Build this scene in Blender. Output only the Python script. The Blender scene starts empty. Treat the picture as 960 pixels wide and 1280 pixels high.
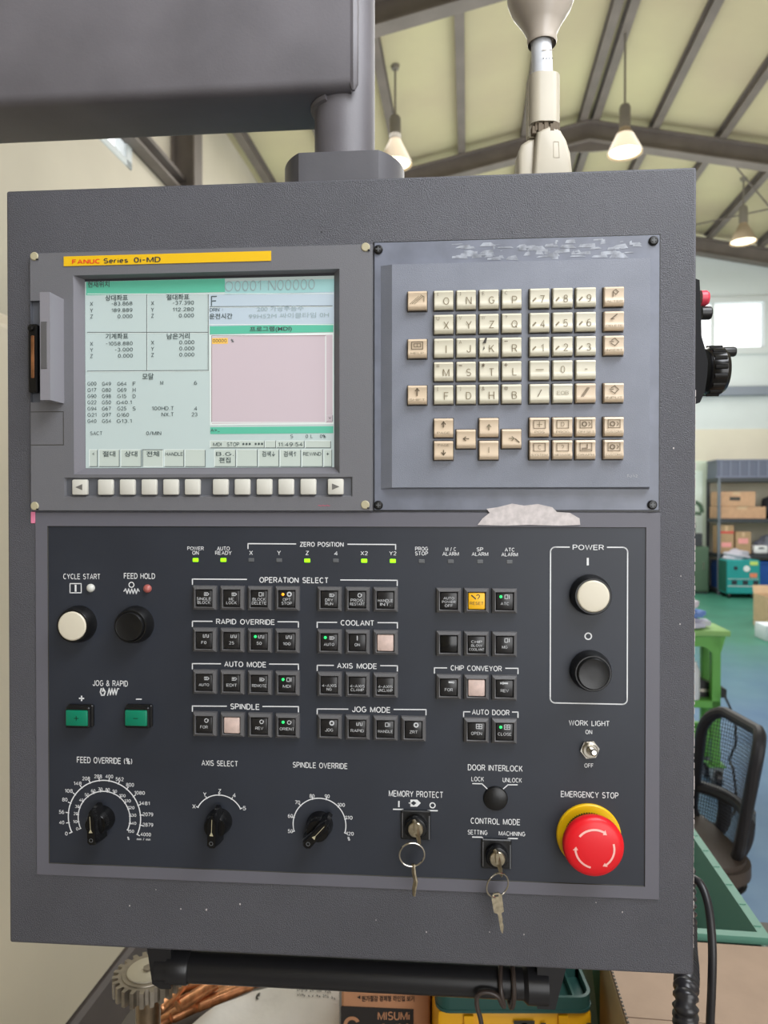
import bpy, bmesh, math, random
from mathutils import Vector, Matrix
random.seed(7)
R = math.radians
SC = bpy.context.scene
COL = SC.collection

# ------------------------------------------------------------------ camera
FPX = 890.0
PITCH = R(0.4987)
CAM = Vector((0, 0, 1.5))
cam_d = bpy.data.cameras.new('camera')
cam_d.sensor_fit = 'VERTICAL'; cam_d.sensor_height = 24.0
cam_d.lens = 24.0 * FPX / 1280.0
cam_d.clip_start = 0.02; cam_d.clip_end = 200
cam_d.dof.use_dof = True; cam_d.dof.focus_distance = 0.60; cam_d.dof.aperture_fstop = 6.5
cam = bpy.data.objects.new('camera', cam_d); COL.objects.link(cam)
cam.location = CAM; cam.rotation_euler = (R(90) - PITCH, 0, 0)
SC.camera = cam

# ------------------------------------------------------------------ world, light, exposure
world = bpy.data.worlds.new('world'); SC.world = world; world.use_nodes = True
wn = world.node_tree.nodes; wl = world.node_tree.links
bg = wn.get('Background') or wn.new('ShaderNodeBackground')
bg.inputs[0].default_value = (0.96, 0.98, 1.0, 1); bg.inputs[1].default_value = 2.2

def area(name, loc, target, size, size_y, power, col):
    l = bpy.data.lights.new(name, 'AREA'); l.shape = 'RECTANGLE'; l.size = size; l.size_y = size_y
    l.energy = power; l.color = col
    o = bpy.data.objects.new(name, l); COL.objects.link(o); o.location = loc
    o.rotation_euler = (Vector(target) - Vector(loc)).to_track_quat('-Z', 'Y').to_euler()
    return o
# added area lights, none with a fixture or window of its own
area('overhead_fill', (0.55, 0.02, 2.52), (0.0, 0.6, 1.6), 1.1, 0.6, 23, (0.92, 0.95, 1.0))  # added overhead light for the fall-off down the panel face
area('rear_fill', (2.0, -3.0, 1.9), (0.8, 4.0, 1.5), 3.6, 2.8, 62, (1.0, 0.98, 0.96))  # added fill from behind the camera
area('side_fill', (6.4, 8.0, 3.0), (4.6, 12.6, 2.2), 3.0, 2.4, 105, (0.95, 0.98, 1.0))  # added fill for the end wall; no window is built here
area('hall_fill', (2.4, 8.0, 5.6), (2.4, 8.0, 0.0), 5.0, 7.5, 420, (1.0, 0.985, 0.965))  # added downward fill to brighten the hall
area('upward_fill', (2.2, 7.5, 2.6), (2.2, 7.6, 8.0), 6.0, 8.0, 250, (1.0, 0.98, 0.96))  # added upward lamp standing in for bounce, brightens the roof

SC.view_settings.view_transform = 'Standard'
try: SC.view_settings.look = 'None'
except Exception: pass
SC.view_settings.exposure = 0.0; SC.view_settings.gamma = 1.0
SC.view_settings.use_curve_mapping = False
SC.cycles.use_denoising = True
SC.cycles.max_bounces = 8

# ------------------------------------------------------------------ frames
FWD = Vector((0, math.cos(PITCH), -math.sin(PITCH))); UP = Vector((0, math.sin(PITCH), math.cos(PITCH)))
def ray(px, py): return Vector((1, 0, 0)) * ((px - 480) / FPX) + FWD - UP * ((py - 640) / FPX)
def at(px, py, y):                       # the world point seen at that place at forward distance y
    r = ray(px, py); return CAM + r * (y / r.y)
PYAW = R(-4.3163)                        # pendant face: right side nearer
PC = CAM + Vector((1, 0, 0)) * -0.0377 + FWD * 0.5965 - UP * 0.0479
PX = Vector((math.cos(PYAW), math.sin(PYAW), 0)); PY = Vector((-math.sin(PYAW), math.cos(PYAW), 0))
def Q(px, py, d=0.0):                    # measured spot on the pendant face -> (u right, v up) in metres; d = height above the face
    r = ray(px, py); t = ((PC - PY * d) - CAM).dot(PY) / r.dot(PY)
    q = CAM + r * t - PC
    return q.dot(PX), q.z
def S(u, v, d): return Vector((u, -d, v))   # pendant-local point
TH = R(6.72)                             # the hall's long axis is turned that much to the right
def to_hall(p): return Vector((p.x * math.cos(TH) - p.y * math.sin(TH), p.x * math.sin(TH) + p.y * math.cos(TH), p.z))
def hall(a, d, z): return Vector((a * math.cos(TH) + d * math.sin(TH), -a * math.sin(TH) + d * math.cos(TH), z))

# ------------------------------------------------------------------ materials
def lin(c):
    f = lambda x: x / 12.92 if x <= .04045 else ((x + .055) / 1.055) ** 2.4
    return tuple(f(x / 255.0) for x in c) + (1,)
MATS = {}
def mat(name, rgb, rough=.5, metal=0, bump=None, var=None, spec=.5, emit=0, coat=0, alpha=None, transl=0, rgb2=None):
    if name in MATS: return MATS[name]
    m = bpy.data.materials.new(name); m.use_nodes = True
    nt = m.node_tree; N = nt.nodes; L = nt.links; b = N['Principled BSDF']
    b.inputs['Base Color'].default_value = lin(rgb); b.inputs['Roughness'].default_value = rough
    b.inputs['Metallic'].default_value = metal; b.inputs['Specular IOR Level'].default_value = spec
    if coat: b.inputs['Coat Weight'].default_value = coat; b.inputs['Coat Roughness'].default_value = .15
    m.diffuse_color = lin(rgb)
    tc = None
    if bump or var:
        tc = N.new('ShaderNodeTexCoord')
    if var:
        n = N.new('ShaderNodeTexNoise'); n.inputs['Scale'].default_value = var[0]; n.inputs['Detail'].default_value = 5
        L.new(tc.outputs['Object'], n.inputs['Vector'])
        cr = N.new('ShaderNodeValToRGB'); cr.color_ramp.elements[0].position = .35; cr.color_ramp.elements[1].position = .65
        c = lin(rgb); k = var[1]
        cr.color_ramp.elements[0].color = tuple(x * (1 - k) for x in c[:3]) + (1,)
        cr.color_ramp.elements[1].color = lin(rgb2) if rgb2 else tuple(min(1, x * (1 + k)) for x in c[:3]) + (1,)
        L.new(n.outputs['Fac'], cr.inputs[0]); L.new(cr.outputs[0], b.inputs['Base Color'])
    if bump:
        n = N.new('ShaderNodeTexNoise'); n.inputs['Scale'].default_value = bump[0]; n.inputs['Detail'].default_value = 3
        L.new(tc.outputs['Object'], n.inputs['Vector'])
        bp = N.new('ShaderNodeBump'); bp.inputs['Strength'].default_value = bump[1]; bp.inputs['Distance'].default_value = bump[2] if len(bump) > 2 else .001
        L.new(n.outputs['Fac'], bp.inputs['Height']); L.new(bp.outputs[0], b.inputs['Normal'])
    if emit:
        b.inputs['Emission Color'].default_value = lin(rgb); b.inputs['Emission Strength'].default_value = emit
    if transl:
        t = N.new('ShaderNodeBsdfTranslucent'); t.inputs[0].default_value = lin(rgb)
        mx = N.new('ShaderNodeMixShader'); mx.inputs[0].default_value = transl
        L.new(b.outputs[0], mx.inputs[1]); L.new(t.outputs[0], mx.inputs[2])
        if var: L.new(cr.outputs[0], t.inputs[0])
        L.new(mx.outputs[0], N['Material Output'].inputs[0])
    if alpha is not None: b.inputs['Alpha'].default_value = alpha
    MATS[name] = m; return m

M_house = mat('charcoal textured paint', (79, 79, 85), .36, bump=(1150, .85, .0011), var=(9, .08))
M_house2 = mat('charcoal smooth paint', (84, 83, 87), .40, bump=(500, .12, .0006), var=(14, .12))
M_arm = mat('arm grey paint', (100, 97, 101), .48, bump=(420, .18, .0006), var=(10, .14))
M_bezel = mat('grey moulded plastic', (106, 106, 110), .5, bump=(1500, .3, .0006))
M_keyplate = mat('blue grey moulded plastic', (121, 125, 136), .45, bump=(1500, .35, .0006), var=(30, .06))
M_plate = mat('worn grey plate', (112, 116, 128), .35, bump=(300, .12, .0005), var=(40, .12))
M_tape = mat('tape residue', (142, 146, 154), .35, var=(160, .35))
M_frame = mat('light grey frame plastic', (99, 98, 106), .5, bump=(900, .12, .0005))
M_film = mat('dark blue film', (41, 45, 54), .46, bump=(1200, .06, .0004), var=(12, .10))
M_ink = mat('white ink', (226, 227, 228), .6)
M_ink2 = mat('pale ink', (196, 198, 200), .6)
M_black = mat('black plastic', (17, 17, 18), .34, bump=(800, .1, .0004))
M_blackg = mat('glossy black plastic', (12, 12, 13), .18)
M_btn = mat('grey button bezel', (92, 91, 92), .35, bump=(600, .2, .0005))
M_cap = mat('black button cap', (32, 31, 32), .28)
M_pink = mat('pink cap', (208, 184, 174), .5, var=(300, .08))
M_yelcap = mat('amber cap', (246, 186, 22), .4)
M_white = mat('ivory lens', (214, 206, 186), .35)
M_greenbtn = mat('green lens', (8, 122, 92), .3)
M_ledg = mat('lit green led', (150, 255, 20), .4, emit=1.0)
M_ledg2 = mat('lit green lamp', (40, 225, 110), .4, emit=1.0)
M_ledo = mat('lit amber lamp', (255, 165, 30), .4, emit=1.0)
M_ledoff = mat('unlit led', (92, 94, 96), .4)
M_ledw = mat('clear lamp', (205, 205, 198), .25)
M_ledr = mat('dim red lamp', (170, 95, 88), .3)
M_cream = mat('cream key plastic', (208, 202, 182), .26)
M_tan = mat('tan key plastic', (206, 186, 160), .3)
M_keyink = mat('faded key ink', (128, 116, 92), .6)
M_keyink2 = mat('dark key ink', (104, 90, 70), .6)
M_keyside = mat('key well', (52, 47, 42), .6)
M_soft = mat('white function key', (206, 204, 194), .4)
M_beigecap = mat('beige screw cap', (176, 168, 138), .5)
M_yellow = mat('yellow strip', (230, 184, 20), .45)
M_redink = mat('red ink', (222, 70, 35), .5)
M_darkink = mat('dark ink', (60, 58, 52), .6)
M_steel = mat('steel', (178, 172, 160), .28, 1.0)
M_chrome = mat('bright chrome', (215, 210, 200), .15, 1.0)
M_brass = mat('dull key metal', (176, 165, 142), .33, 1.0, var=(300, .2))
M_estopy = mat('emergency yellow', (240, 190, 8), .4)
M_red = mat('emergency red', (228, 22, 34), .36)
M_redmark = mat('pale red arrow', (250, 188, 178), .5)
M_paint = mat('white paint patch', (200, 192, 190), .7, var=(180, .12))
M_copper = mat('copper', (206, 146, 104), .34, .9, var=(60, .35))
M_pinktape = mat('pink tape', (226, 128, 160), .6)

# ------------------------------------------------------------------ text outlines
_fs = bpy.data.scenes.new('fonts'); _tc = {}
def _A(cx, cy, rx, ry, a0, a1, n=9): return [(cx + rx * math.cos(R(a0 + (a1 - a0) * i / n)), cy + ry * math.sin(R(a0 + (a1 - a0) * i / n))) for i in range(n + 1)]
def _O(w): return _A(w / 2, .5, w / 2, .5, 0, 360, 16)
GL = {
 'A': (.72, [[(0, 0), (.36, 1), (.72, 0)], [(.13, .33), (.59, .33)]]),
 'B': (.62, [[(0, 0), (0, 1), (.36, 1)] + _A(.36, .765, .22, .235, 80, -80, 6) + [(0, .53)], [(.36, .53)] + _A(.36, .265, .26, .265, 80, -80, 6) + [(0, 0)]]),
 'C': (.70, [_A(.37, .5, .37, .5, 48, 312, 14)]), 'D': (.66, [[(0, 0), (0, 1), (.28, 1)] + _A(.28, .5, .38, .5, 80, -80, 8) + [(0, 0)]]),
 'E': (.58, [[(.58, 1), (0, 1), (0, 0), (.58, 0)], [(0, .52), (.52, .52)]]), 'F': (.56, [[(.56, 1), (0, 1), (0, 0)], [(0, .52), (.48, .52)]]),
 'G': (.74, [_A(.38, .5, .38, .5, 48, 335, 14) + [(.74, .48), (.44, .48)]]), 'H': (.64, [[(0, 0), (0, 1)], [(.64, 0), (.64, 1)], [(0, .52), (.64, .52)]]),
 'I': (.02, [[(.01, 0), (.01, 1)]]), 'J': (.48, [[(.48, 1), (.48, .28)] + _A(.24, .26, .24, .26, 0, -180, 8)]), 'K': (.64, [[(0, 0), (0, 1)], [(.60, 1), (0, .38)], [(.22, .6), (.64, 0)]]),
 'L': (.52, [[(0, 1), (0, 0), (.52, 0)]]), 'M': (.84, [[(0, 0), (0, 1)], [(.02, 1), (.42, .05), (.82, 1)], [(.84, 1), (.84, 0)]]), 'N': (.70, [[(0, 0), (0, 1)], [(.03, 1), (.67, 0)], [(.70, 0), (.70, 1)]]),
 'O': (.78, [_O(.78)]), 'P': (.60, [[(0, 0), (0, 1), (.34, 1)] + _A(.34, .73, .26, .27, 80, -80, 6) + [(0, .46)]]), 'Q': (.78, [_O(.78), [(.46, .26), (.76, -.04)]]),
 'R': (.64, [[(0, 0), (0, 1), (.36, 1)] + _A(.36, .74, .26, .26, 80, -80, 6) + [(0, .48)], [(.36, .48), (.64, 0)]]),
 'S': (.62, [_A(.32, .745, .28, .255, 35, 250, 8) + _A(.31, .26, .31, .26, 80, -150, 8)]), 'T': (.64, [[(0, 1), (.64, 1)], [(.32, 1), (.32, 0)]]),
 'U': (.64, [[(0, 1), (0, .32)] + _A(.32, .32, .32, .32, 180, 360, 9) + [(.64, 1)]]), 'V': (.70, [[(0, 1), (.35, 0), (.70, 1)]]), 'W': (1.0, [[(0, 1), (.25, 0), (.5, 1), (.75, 0), (1, 1)]]),
 'X': (.66, [[(0, 0), (.66, 1)], [(0, 1), (.66, 0)]]), 'Y': (.68, [[(0, 1), (.34, .46), (.68, 1)], [(.34, .46), (.34, 0)]]), 'Z': (.62, [[(0, 1), (.62, 1), (0, 0), (.62, 0)]]),
 '0': (.56, [_O(.56)]), '1': (.28, [[(0, .78), (.26, 1), (.26, 0)]]), '2': (.56, [_A(.28, .72, .27, .28, 165, -35, 8) + [(0, 0), (.56, 0)]]),
 '3': (.56, [_A(.26, .755, .25, .245, 150, -80, 7) + _A(.27, .265, .29, .265, 80, -150, 8)]), '4': (.60, [[(.44, 0), (.44, 1), (0, .30), (.60, .30)]]),
 '5': (.56, [[(.52, 1), (.10, 1), (.04, .5)] + _A(.26, .32, .30, .32, 125, -150, 9)]), '6': (.56, [_A(.28, .31, .28, .31, 0, 360, 12), _A(.36, .40, .36, .60, 185, 75, 7)]),
 '7': (.56, [[(0, 1), (.56, 1), (.20, 0)]]), '8': (.56, [_A(.28, .76, .24, .24, 0, 360, 12), _A(.28, .265, .28, .265, 0, 360, 12)]), '9': (.56, [_A(.28, .69, .28, .31, 0, 360, 12), _A(.20, .60, .36, .60, 5, -105, 7)]),
 '-': (.36, [[(0, .46), (.36, .46)]]), '.': (.14, [[(0, .04), (.14, .04)]]), ':': (.14, [[(0, .14), (.14, .14)], [(0, .62), (.14, .62)]]), '&': (.72, [[(.72, 0), (.16, .72)] + _A(.32, .80, .18, .2, 200, -20, 7) + [(.06, .36)] + _A(.26, .24, .26, .24, 160, 345, 8) + [(.66, .48)]]),
 '%': (.84, [_A(.17, .76, .17, .24, 0, 360, 10), _A(.67, .24, .17, .24, 0, 360, 10), [(.64, 1), (.20, 0)]]), '(': (.22, [_A(.40, .45, .40, .62, 130, 230, 7)]), ')': (.22, [_A(-.18, .45, .40, .62, 50, -50, 7)]),
 '+': (.56, [[(0, .46), (.56, .46)], [(.28, .18), (.28, .74)]]), '/': (.40, [[(0, -.05), (.40, 1.05)]]), '*': (.40, [[(.2, .4), (.2, .9)], [(0, .52), (.4, .78)], [(.4, .52), (0, .78)]]), '=': (.5, [[(0, .32), (.5, .32)], [(0, .6), (.5, .6)]]),
 '>': (.5, [[(0, .12), (.5, .46), (0, .8)]]), '<': (.5, [[(.5, .12), (0, .46), (.5, .8)]]), '_': (.5, [[(0, -.05), (.5, -.05)]]), '?': (.5, [_A(.25, .75, .25, .25, 170, -60, 8) + [(.25, .36), (.25, .26)], [(.25, 0), (.25, .02)]]),
 '[': (.24, [[(.24, 1.05), (0, 1.05), (0, -.1), (.24, -.1)]]), ']': (.24, [[(0, 1.05), (.24, 1.05), (.24, -.1), (0, -.1)]]), ',': (.1, [[(.06, .06), (0, -.16)]]), '#': (.6, [[(.15, 0), (.25, 1)], [(.4, 0), (.5, 1)], [(0, .32), (.6, .32)], [(0, .68), (.6, .68)]]),
 'e': (.50, [[(.02, .36), (.50, .36)] + _A(.25, .35, .25, .35, 0, 310, 11)]), 'r': (.32, [[(0, 0), (0, .68)], [(0, .42)] + _A(.22, .42, .22, .26, 170, 70, 5)]), 'i': (.02, [[(.01, 0), (.01, .68)], [(.01, .94), (.01, .98)]]), 's': (.46, [_A(.24, .52, .20, .18, 40, 250, 6) + _A(.23, .18, .23, .18, 80, -150, 6)]), 'v': (.46, [[(0, .68), (.23, 0), (.46, .68)]]), 'm': (.74, [[(0, 0), (0, .68)], [(0, .46)] + _A(.18, .46, .18, .22, 170, 0, 5) + [(.36, 0)], [(.37, .46)] + _A(.55, .46, .18, .22, 170, 0, 5) + [(.73, 0)]]), 'n': (.46, [[(0, 0), (0, .68)], [(0, .42)] + _A(.23, .42, .23, .26, 170, 0, 6) + [(.46, 0)]]),
 ' ': (.34, [])}
def strokes(s, bold):
    wt = .095 + bold * 3.2; V = []; F = []; x = 0
    for ch in s:
        w, L_ = GL[ch]
        for P in L_:
            q = []
            for a, b in P:
                c = Vector((x + a, b))
                if not q or (c - q[-1]).length > .004: q.append(c)
            cl = len(q) > 2 and (q[0] - q[-1]).length < 1e-3
            if cl: q = q[:-1]
            n = len(q); k0 = len(V)
            for i in range(n):
                a = q[i - 1] if (i or cl) else None; b = q[(i + 1) % n] if (i < n - 1 or cl) else None
                t1 = (q[i] - a).normalized() if a is not None else (b - q[i]).normalized(); t2 = (b - q[i]).normalized() if b is not None else t1
                n1 = Vector((-t1.y, t1.x)); n2 = Vector((-t2.y, t2.x)); m = n1 + n2
                m = n1 if m.length < .3 else m / m.dot(n1) if m.length > .9 else m.normalized() * 1.7
                V += [tuple(q[i] + m * wt / 2), tuple(q[i] - m * wt / 2)]
            for i in range(n if cl else n - 1):
                j = (i + 1) % n; F.append((k0 + 2 * i, k0 + 2 * i + 1, k0 + 2 * j + 1, k0 + 2 * j))
        x += w + .17 + wt * .6
    return V, F
def outlines(s, bold):
    k = (s, bold)
    if k in _tc: return _tc[k]
    if all(ch in GL for ch in s):
        V, F = strokes(s, bold)
        x0 = min(v[0] for v in V); x1 = max(v[0] for v in V); y0 = min(v[1] for v in V); y1 = max(v[1] for v in V)
        _tc[k] = ([(x - (x0 + x1) / 2, y - (y0 + y1) / 2) for x, y in V], F, x1 - x0, y1 - y0); return _tc[k]
    c = bpy.data.curves.new('t', 'FONT'); c.body = s; c.resolution_u = 3; c.offset = bold; c.fill_mode = 'FRONT'
    o = bpy.data.objects.new('t', c); _fs.collection.objects.link(o)
    vl = _fs.view_layers[0]; vl.update(); dg = vl.depsgraph
    me = bpy.data.meshes.new_from_object(o.evaluated_get(dg))
    V = [(v.co.x, v.co.y) for v in me.vertices]; F = [tuple(p.vertices) for p in me.polygons]
    bpy.data.objects.remove(o); bpy.data.curves.remove(c); bpy.data.meshes.remove(me)
    x0 = min(v[0] for v in V); x1 = max(v[0] for v in V); y0 = min(v[1] for v in V); y1 = max(v[1] for v in V)
    _tc[k] = ([(x - (x0 + x1) / 2, y - (y0 + y1) / 2) for x, y in V], F, x1 - x0, y1 - y0)
    return _tc[k]

# ------------------------------------------------------------------ mesh builder
class MB:
    def __init__(s): s.V = []; s.F = []; s.I = []; s.mats = []
    def mi(s, m):
        if m not in s.mats: s.mats.append(m)
        return s.mats.index(m)
    def add(s, V, F, m):
        n = len(s.V); i = s.mi(m); s.V += [Vector(v) for v in V]
        for f in F: s.F.append(tuple(n + k for k in f)); s.I.append(i)
        return s
    def box(s, lo, hi, m, bev=0, seg=1, rot=None, piv=None):
        lo, hi = Vector(lo), Vector(hi)
        bm = bmesh.new(); bmesh.ops.create_cube(bm, size=1)
        c = (lo + hi) / 2; e = hi - lo
        for v in bm.verts: v.co = Vector((v.co.x * e.x, v.co.y * e.y, v.co.z * e.z)) + c
        if bev: bmesh.ops.bevel(bm, geom=list(bm.edges), offset=min(bev, min(e) * .49), segments=seg, affect='EDGES', profile=.5)
        return s._bm(bm, m, rot, piv)
    def _bm(s, bm, m, rot=None, piv=None):
        bm.verts.index_update()
        V = [v.co.copy() for v in bm.verts]
        if rot is not None:
            p = Vector(piv or (0, 0, 0)); V = [rot @ (v - p) + p for v in V]
        F = [[v.index for v in f.verts] for f in bm.faces]; bm.free()
        return s.add(V, F, m)
    def prism(s, poly, o, ex, ey, ez, h0, h1, m, m2=None):          # poly in (ex,ey), extruded along ez
        o, ex, ey, ez = map(Vector, (o, ex, ey, ez)); n = len(poly)
        a = [o + ex * x + ey * y + ez * h0 for x, y in poly]; b = [o + ex * x + ey * y + ez * h1 for x, y in poly]
        s.add(a + b, [[(i), (i + 1) % n, n + (i + 1) % n, n + i] for i in range(n)] + [list(range(n))[::-1]], m)
        s.add(b, [list(range(n))], m2 or m); return s
    def bprism(s, poly, o, ex, ey, ez, h0, h1, m, bev, seg=3):
        t = MB(); t.prism(poly, o, ex, ey, ez, h0, h1, m); bm = bmesh.new()
        vs = [bm.verts.new(v) for v in t.V]; n = len(poly)
        for f in t.F[:n + 1]: bm.faces.new([vs[i] for i in f])
        bm.faces.new([vs[n + i] for i in range(n)]); bmesh.ops.remove_doubles(bm, verts=bm.verts, dist=1e-7)
        bmesh.ops.recalc_face_normals(bm, faces=bm.faces)
        ez_ = Vector(ez).normalized()
        bmesh.ops.bevel(bm, geom=[e for e in bm.edges if abs((e.verts[0].co - e.verts[1].co).normalized().dot(ez_)) < .5], offset=bev, segments=seg, affect='EDGES', profile=.5)
        return s._bm(bm, m)
    def lathe(s, prof, o, ax, m, n=32, cap=True):
        o, ax = Vector(o), Vector(ax).normalized()
        e1 = ax.orthogonal().normalized(); e2 = ax.cross(e1); V = []; F = []
        for r, h in prof:
            for i in range(n):
                t = 2 * math.pi * i / n; V.append(o + ax * h + (e1 * math.cos(t) + e2 * math.sin(t)) * r)
        k = len(prof)
        for j in range(k - 1):
            for i in range(n): F.append([j * n + i, j * n + (i + 1) % n, (j + 1) * n + (i + 1) % n, (j + 1) * n + i])
        if cap:
            F.append([i for i in range(n)][::-1]); F.append([(k - 1) * n + i for i in range(n)])
        return s.add(V, F, m)
    def tube(s, pts, r, m, n=10, closed=False, sq=1.0):
        P = [Vector(p) for p in pts]; k = len(P); V = []; F = []
        rr = r if isinstance(r, (list, tuple)) else [r] * k
        T = []
        for i in range(k):
            a = P[i - 1] if (i or closed) else P[i]; b = P[(i + 1) % k] if (i < k - 1 or closed) else P[i]
            T.append((b - a).normalized())
        e1 = T[0].orthogonal().normalized()
        for i in range(k):
            e1 = (e1 - T[i] * e1.dot(T[i])).normalized(); e2 = T[i].cross(e1)
            for j in range(n):
                t = 2 * math.pi * j / n; V.append(P[i] + (e1 * math.cos(t) + e2 * math.sin(t) * sq) * rr[i])
        for i in range(k if closed else k - 1):
            for j in range(n):
                F.append([i * n + j, i * n + (j + 1) % n, ((i + 1) % k) * n + (j + 1) % n, ((i + 1) % k) * n + j])
        if not closed: F.append(list(range(n))[::-1]); F.append([(k - 1) * n + j for j in range(n)])
        return s.add(V, F, m)
    def poly(s, pts, m): return s.add(pts, [list(range(len(pts)))], m)
    def text(s, t, o, ex, ey, w, h, m, bold=0.0):
        V, F, tw, th = outlines(t, bold)
        o, ex, ey = Vector(o), Vector(ex), Vector(ey)
        if w is None: w = h * tw / max(th, 1e-6)
        if h is None: h = w * th / tw
        sx = w / max(tw, 1e-6); sy = h / max(th, 1e-6)
        return s.add([o + ex * (x * sx) + ey * (y * sy) for x, y in V], F, m)
    # ---- pendant-face helpers (u right, v up, d out of the face, metres)
    def pbox(s, u0, u1, v0, v1, d0, d1, m, bev=0, seg=1): return s.box((u0, -d1, v0), (u1, -d0, v1), m, bev, seg)
    def plathe(s, u, v, prof, m, n=40): return s.lathe(prof, S(u, v, 0), (0, -1, 0), m, n)
    def ptext(s, t, u, v, d, w, h, m, bold=0.0): return s.text(t, S(u, v, d), (1, 0, 0), (0, 0, 1), w, h, m, bold)
    def pline(s, pts, d, w, m, closed=False):                       # printed line
        P = [Vector((p[0], p[1])) for p in pts]; n = len(P)
        for i in range(n if closed else n - 1):
            a, b = P[i], P[(i + 1) % n]; t = (b - a)
            if t.length < 1e-9: continue
            t.normalize(); q = Vector((-t.y, t.x)) * w / 2; t = t * w / 2
            s.poly([S(*(a - t + q), d), S(*(a - t - q), d), S(*(b + t - q), d), S(*(b + t + q), d)], m)
        return s
    def parc(s, u, v, r, a0, a1, d, w, m, n=40):
        for i in range(n):
            t0 = a0 + (a1 - a0) * i / n; t1 = a0 + (a1 - a0) * (i + 1) / n
            s.poly([S(u + (r + k) * math.cos(t), v + (r + k) * math.sin(t), d) for t, k in ((t0, w / 2), (t0, -w / 2), (t1, -w / 2), (t1, w / 2))], m)
        return s
    def build(s, name, parent=None, sharp=32, recalc=True):
        me = bpy.data.meshes.new(name)
        lo = Vector([min(v[i] for v in s.V) for i in range(3)]); hi = Vector([max(v[i] for v in s.V) for i in range(3)])
        c = (lo + hi) / 2
        me.from_pydata([v - c for v in s.V], [], s.F)
        for m in s.mats: me.materials.append(m)
        for p, i in zip(me.polygons, s.I): p.material_index = i; p.use_smooth = True
        if recalc:
            bm = bmesh.new(); bm.from_mesh(me); bmesh.ops.recalc_face_normals(bm, faces=bm.faces); bm.to_mesh(me); bm.free()
        me.set_sharp_from_angle(angle=R(sharp))
        me.update()
        o = bpy.data.objects.new(name, me); COL.objects.link(o)
        ORG[o.name] = c
        if parent is not None:
            o.parent = parent; o.location = c - ORG.get(parent.name, Vector())
        else: o.location = c
        return o
ORG = {}
def thing(name, label, cat, loc=(0, 0, 0), rz=0, group=None):
    o = bpy.data.objects.new(name, None); COL.objects.link(o); o.empty_display_size = .05
    o.location = loc; o.rotation_euler = (0, 0, rz); o['label'] = label; o['category'] = cat
    if group: o['group'] = group
    ORG[o.name] = Vector()
    return o
def tag(o, label, cat, group=None):
    o['label'] = label; o['category'] = cat
    if group: o['group'] = group
    return o
def struct(name, mb, rz=0.0, label=None):
    o = mb.build(name); o['kind'] = 'structure'
    if label: o['label'] = label
    if rz:
        c = o.location.copy(); o.rotation_euler = (0, 0, rz); o.location = Matrix.Rotation(rz, 3, 'Z') @ c
    return o
def dup(root, label=None, loc=None, rz=None, group=None):
    r = root.copy(); COL.objects.link(r)
    if loc is not None: r.location = loc
    if rz is not None: r.rotation_euler = (0, 0, rz)
    if label: r['label'] = label
    if group: r['group'] = group
    for ch in list(root.children):
        c = ch.copy(); COL.objects.link(c); c.parent = r
        for g in list(ch.children):
            e = g.copy(); COL.objects.link(e); e.parent = c
    return r
def arcpts(c, e1, e2, r, a0, a1, n): 
    c, e1, e2 = Vector(c), Vector(e1), Vector(e2)
    return [c + (e1 * math.cos(a0 + (a1 - a0) * i / n) + e2 * math.sin(a0 + (a1 - a0) * i / n)) * r for i in range(n + 1)]
def rrect(w, h, r, n=5, cx=0, cy=0):
    out = []
    for sx, sy, a in ((1, 1, 0), (-1, 1, 90), (-1, -1, 180), (1, -1, 270)):
        for i in range(n + 1):
            t = R(a + 90 * i / n); out.append((cx + sx * (w / 2 - r) + r * math.cos(t), cy + sy * (h / 2 - r) + r * math.sin(t)))
    return out
def smooth_path(P, k=8):                                            # Catmull-Rom
    P = [Vector(p) for p in P]; out = []
    for i in range(len(P) - 1):
        a = P[max(i - 1, 0)]; b = P[i]; c = P[i + 1]; d = P[min(i + 2, len(P) - 1)]
        for j in range(k):
            t = j / k
            out.append(.5 * ((2 * b) + (c - a) * t + (2 * a - 5 * b + 4 * c - d) * t * t + (3 * b - a - 3 * c + d) * t ** 3))
    out.append(P[-1]); return out

# ================================================================== THE HALL
D0, D1, D2 = 6.63, 10.0, 13.3
RIDGE_A, RIDGE_Z, PITCHR = 1.63, 6.72, .21
EAVE_L, EAVE_R = -2.82, 6.1
def roofz(a): return RIDGE_Z - PITCHR * abs(a - RIDGE_A)
M_wall = mat('cream wall panel', (204, 196, 178), .7, var=(1.2, .05), bump=(6, .05, .01))
M_wallb = mat('pale grey end wall panel', (206, 214, 214), .7, var=(1.0, .05))
M_wallc = mat('cream lower wall', (218, 212, 194), .7, var=(1.0, .05))
M_roof = mat('cream roof sheet', (194, 182, 152), .7, var=(.55, .06), rgb2=(203, 197, 158), transl=.12)
M_beam = mat('grey steel beam', (112, 104, 98), .55, var=(3, .12))
M_girt = mat('blue grey steel girt', (126, 134, 146), .5)
M_wframe = mat('pale window frame', (206, 212, 212), .5)
M_glass = mat('window glass', (255, 255, 255), .02, alpha=.12)
fm = mat('painted concrete floor', (58, 122, 102), .42, var=(2.2, .10), bump=(3, .06, .01), spec=.6)
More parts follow.
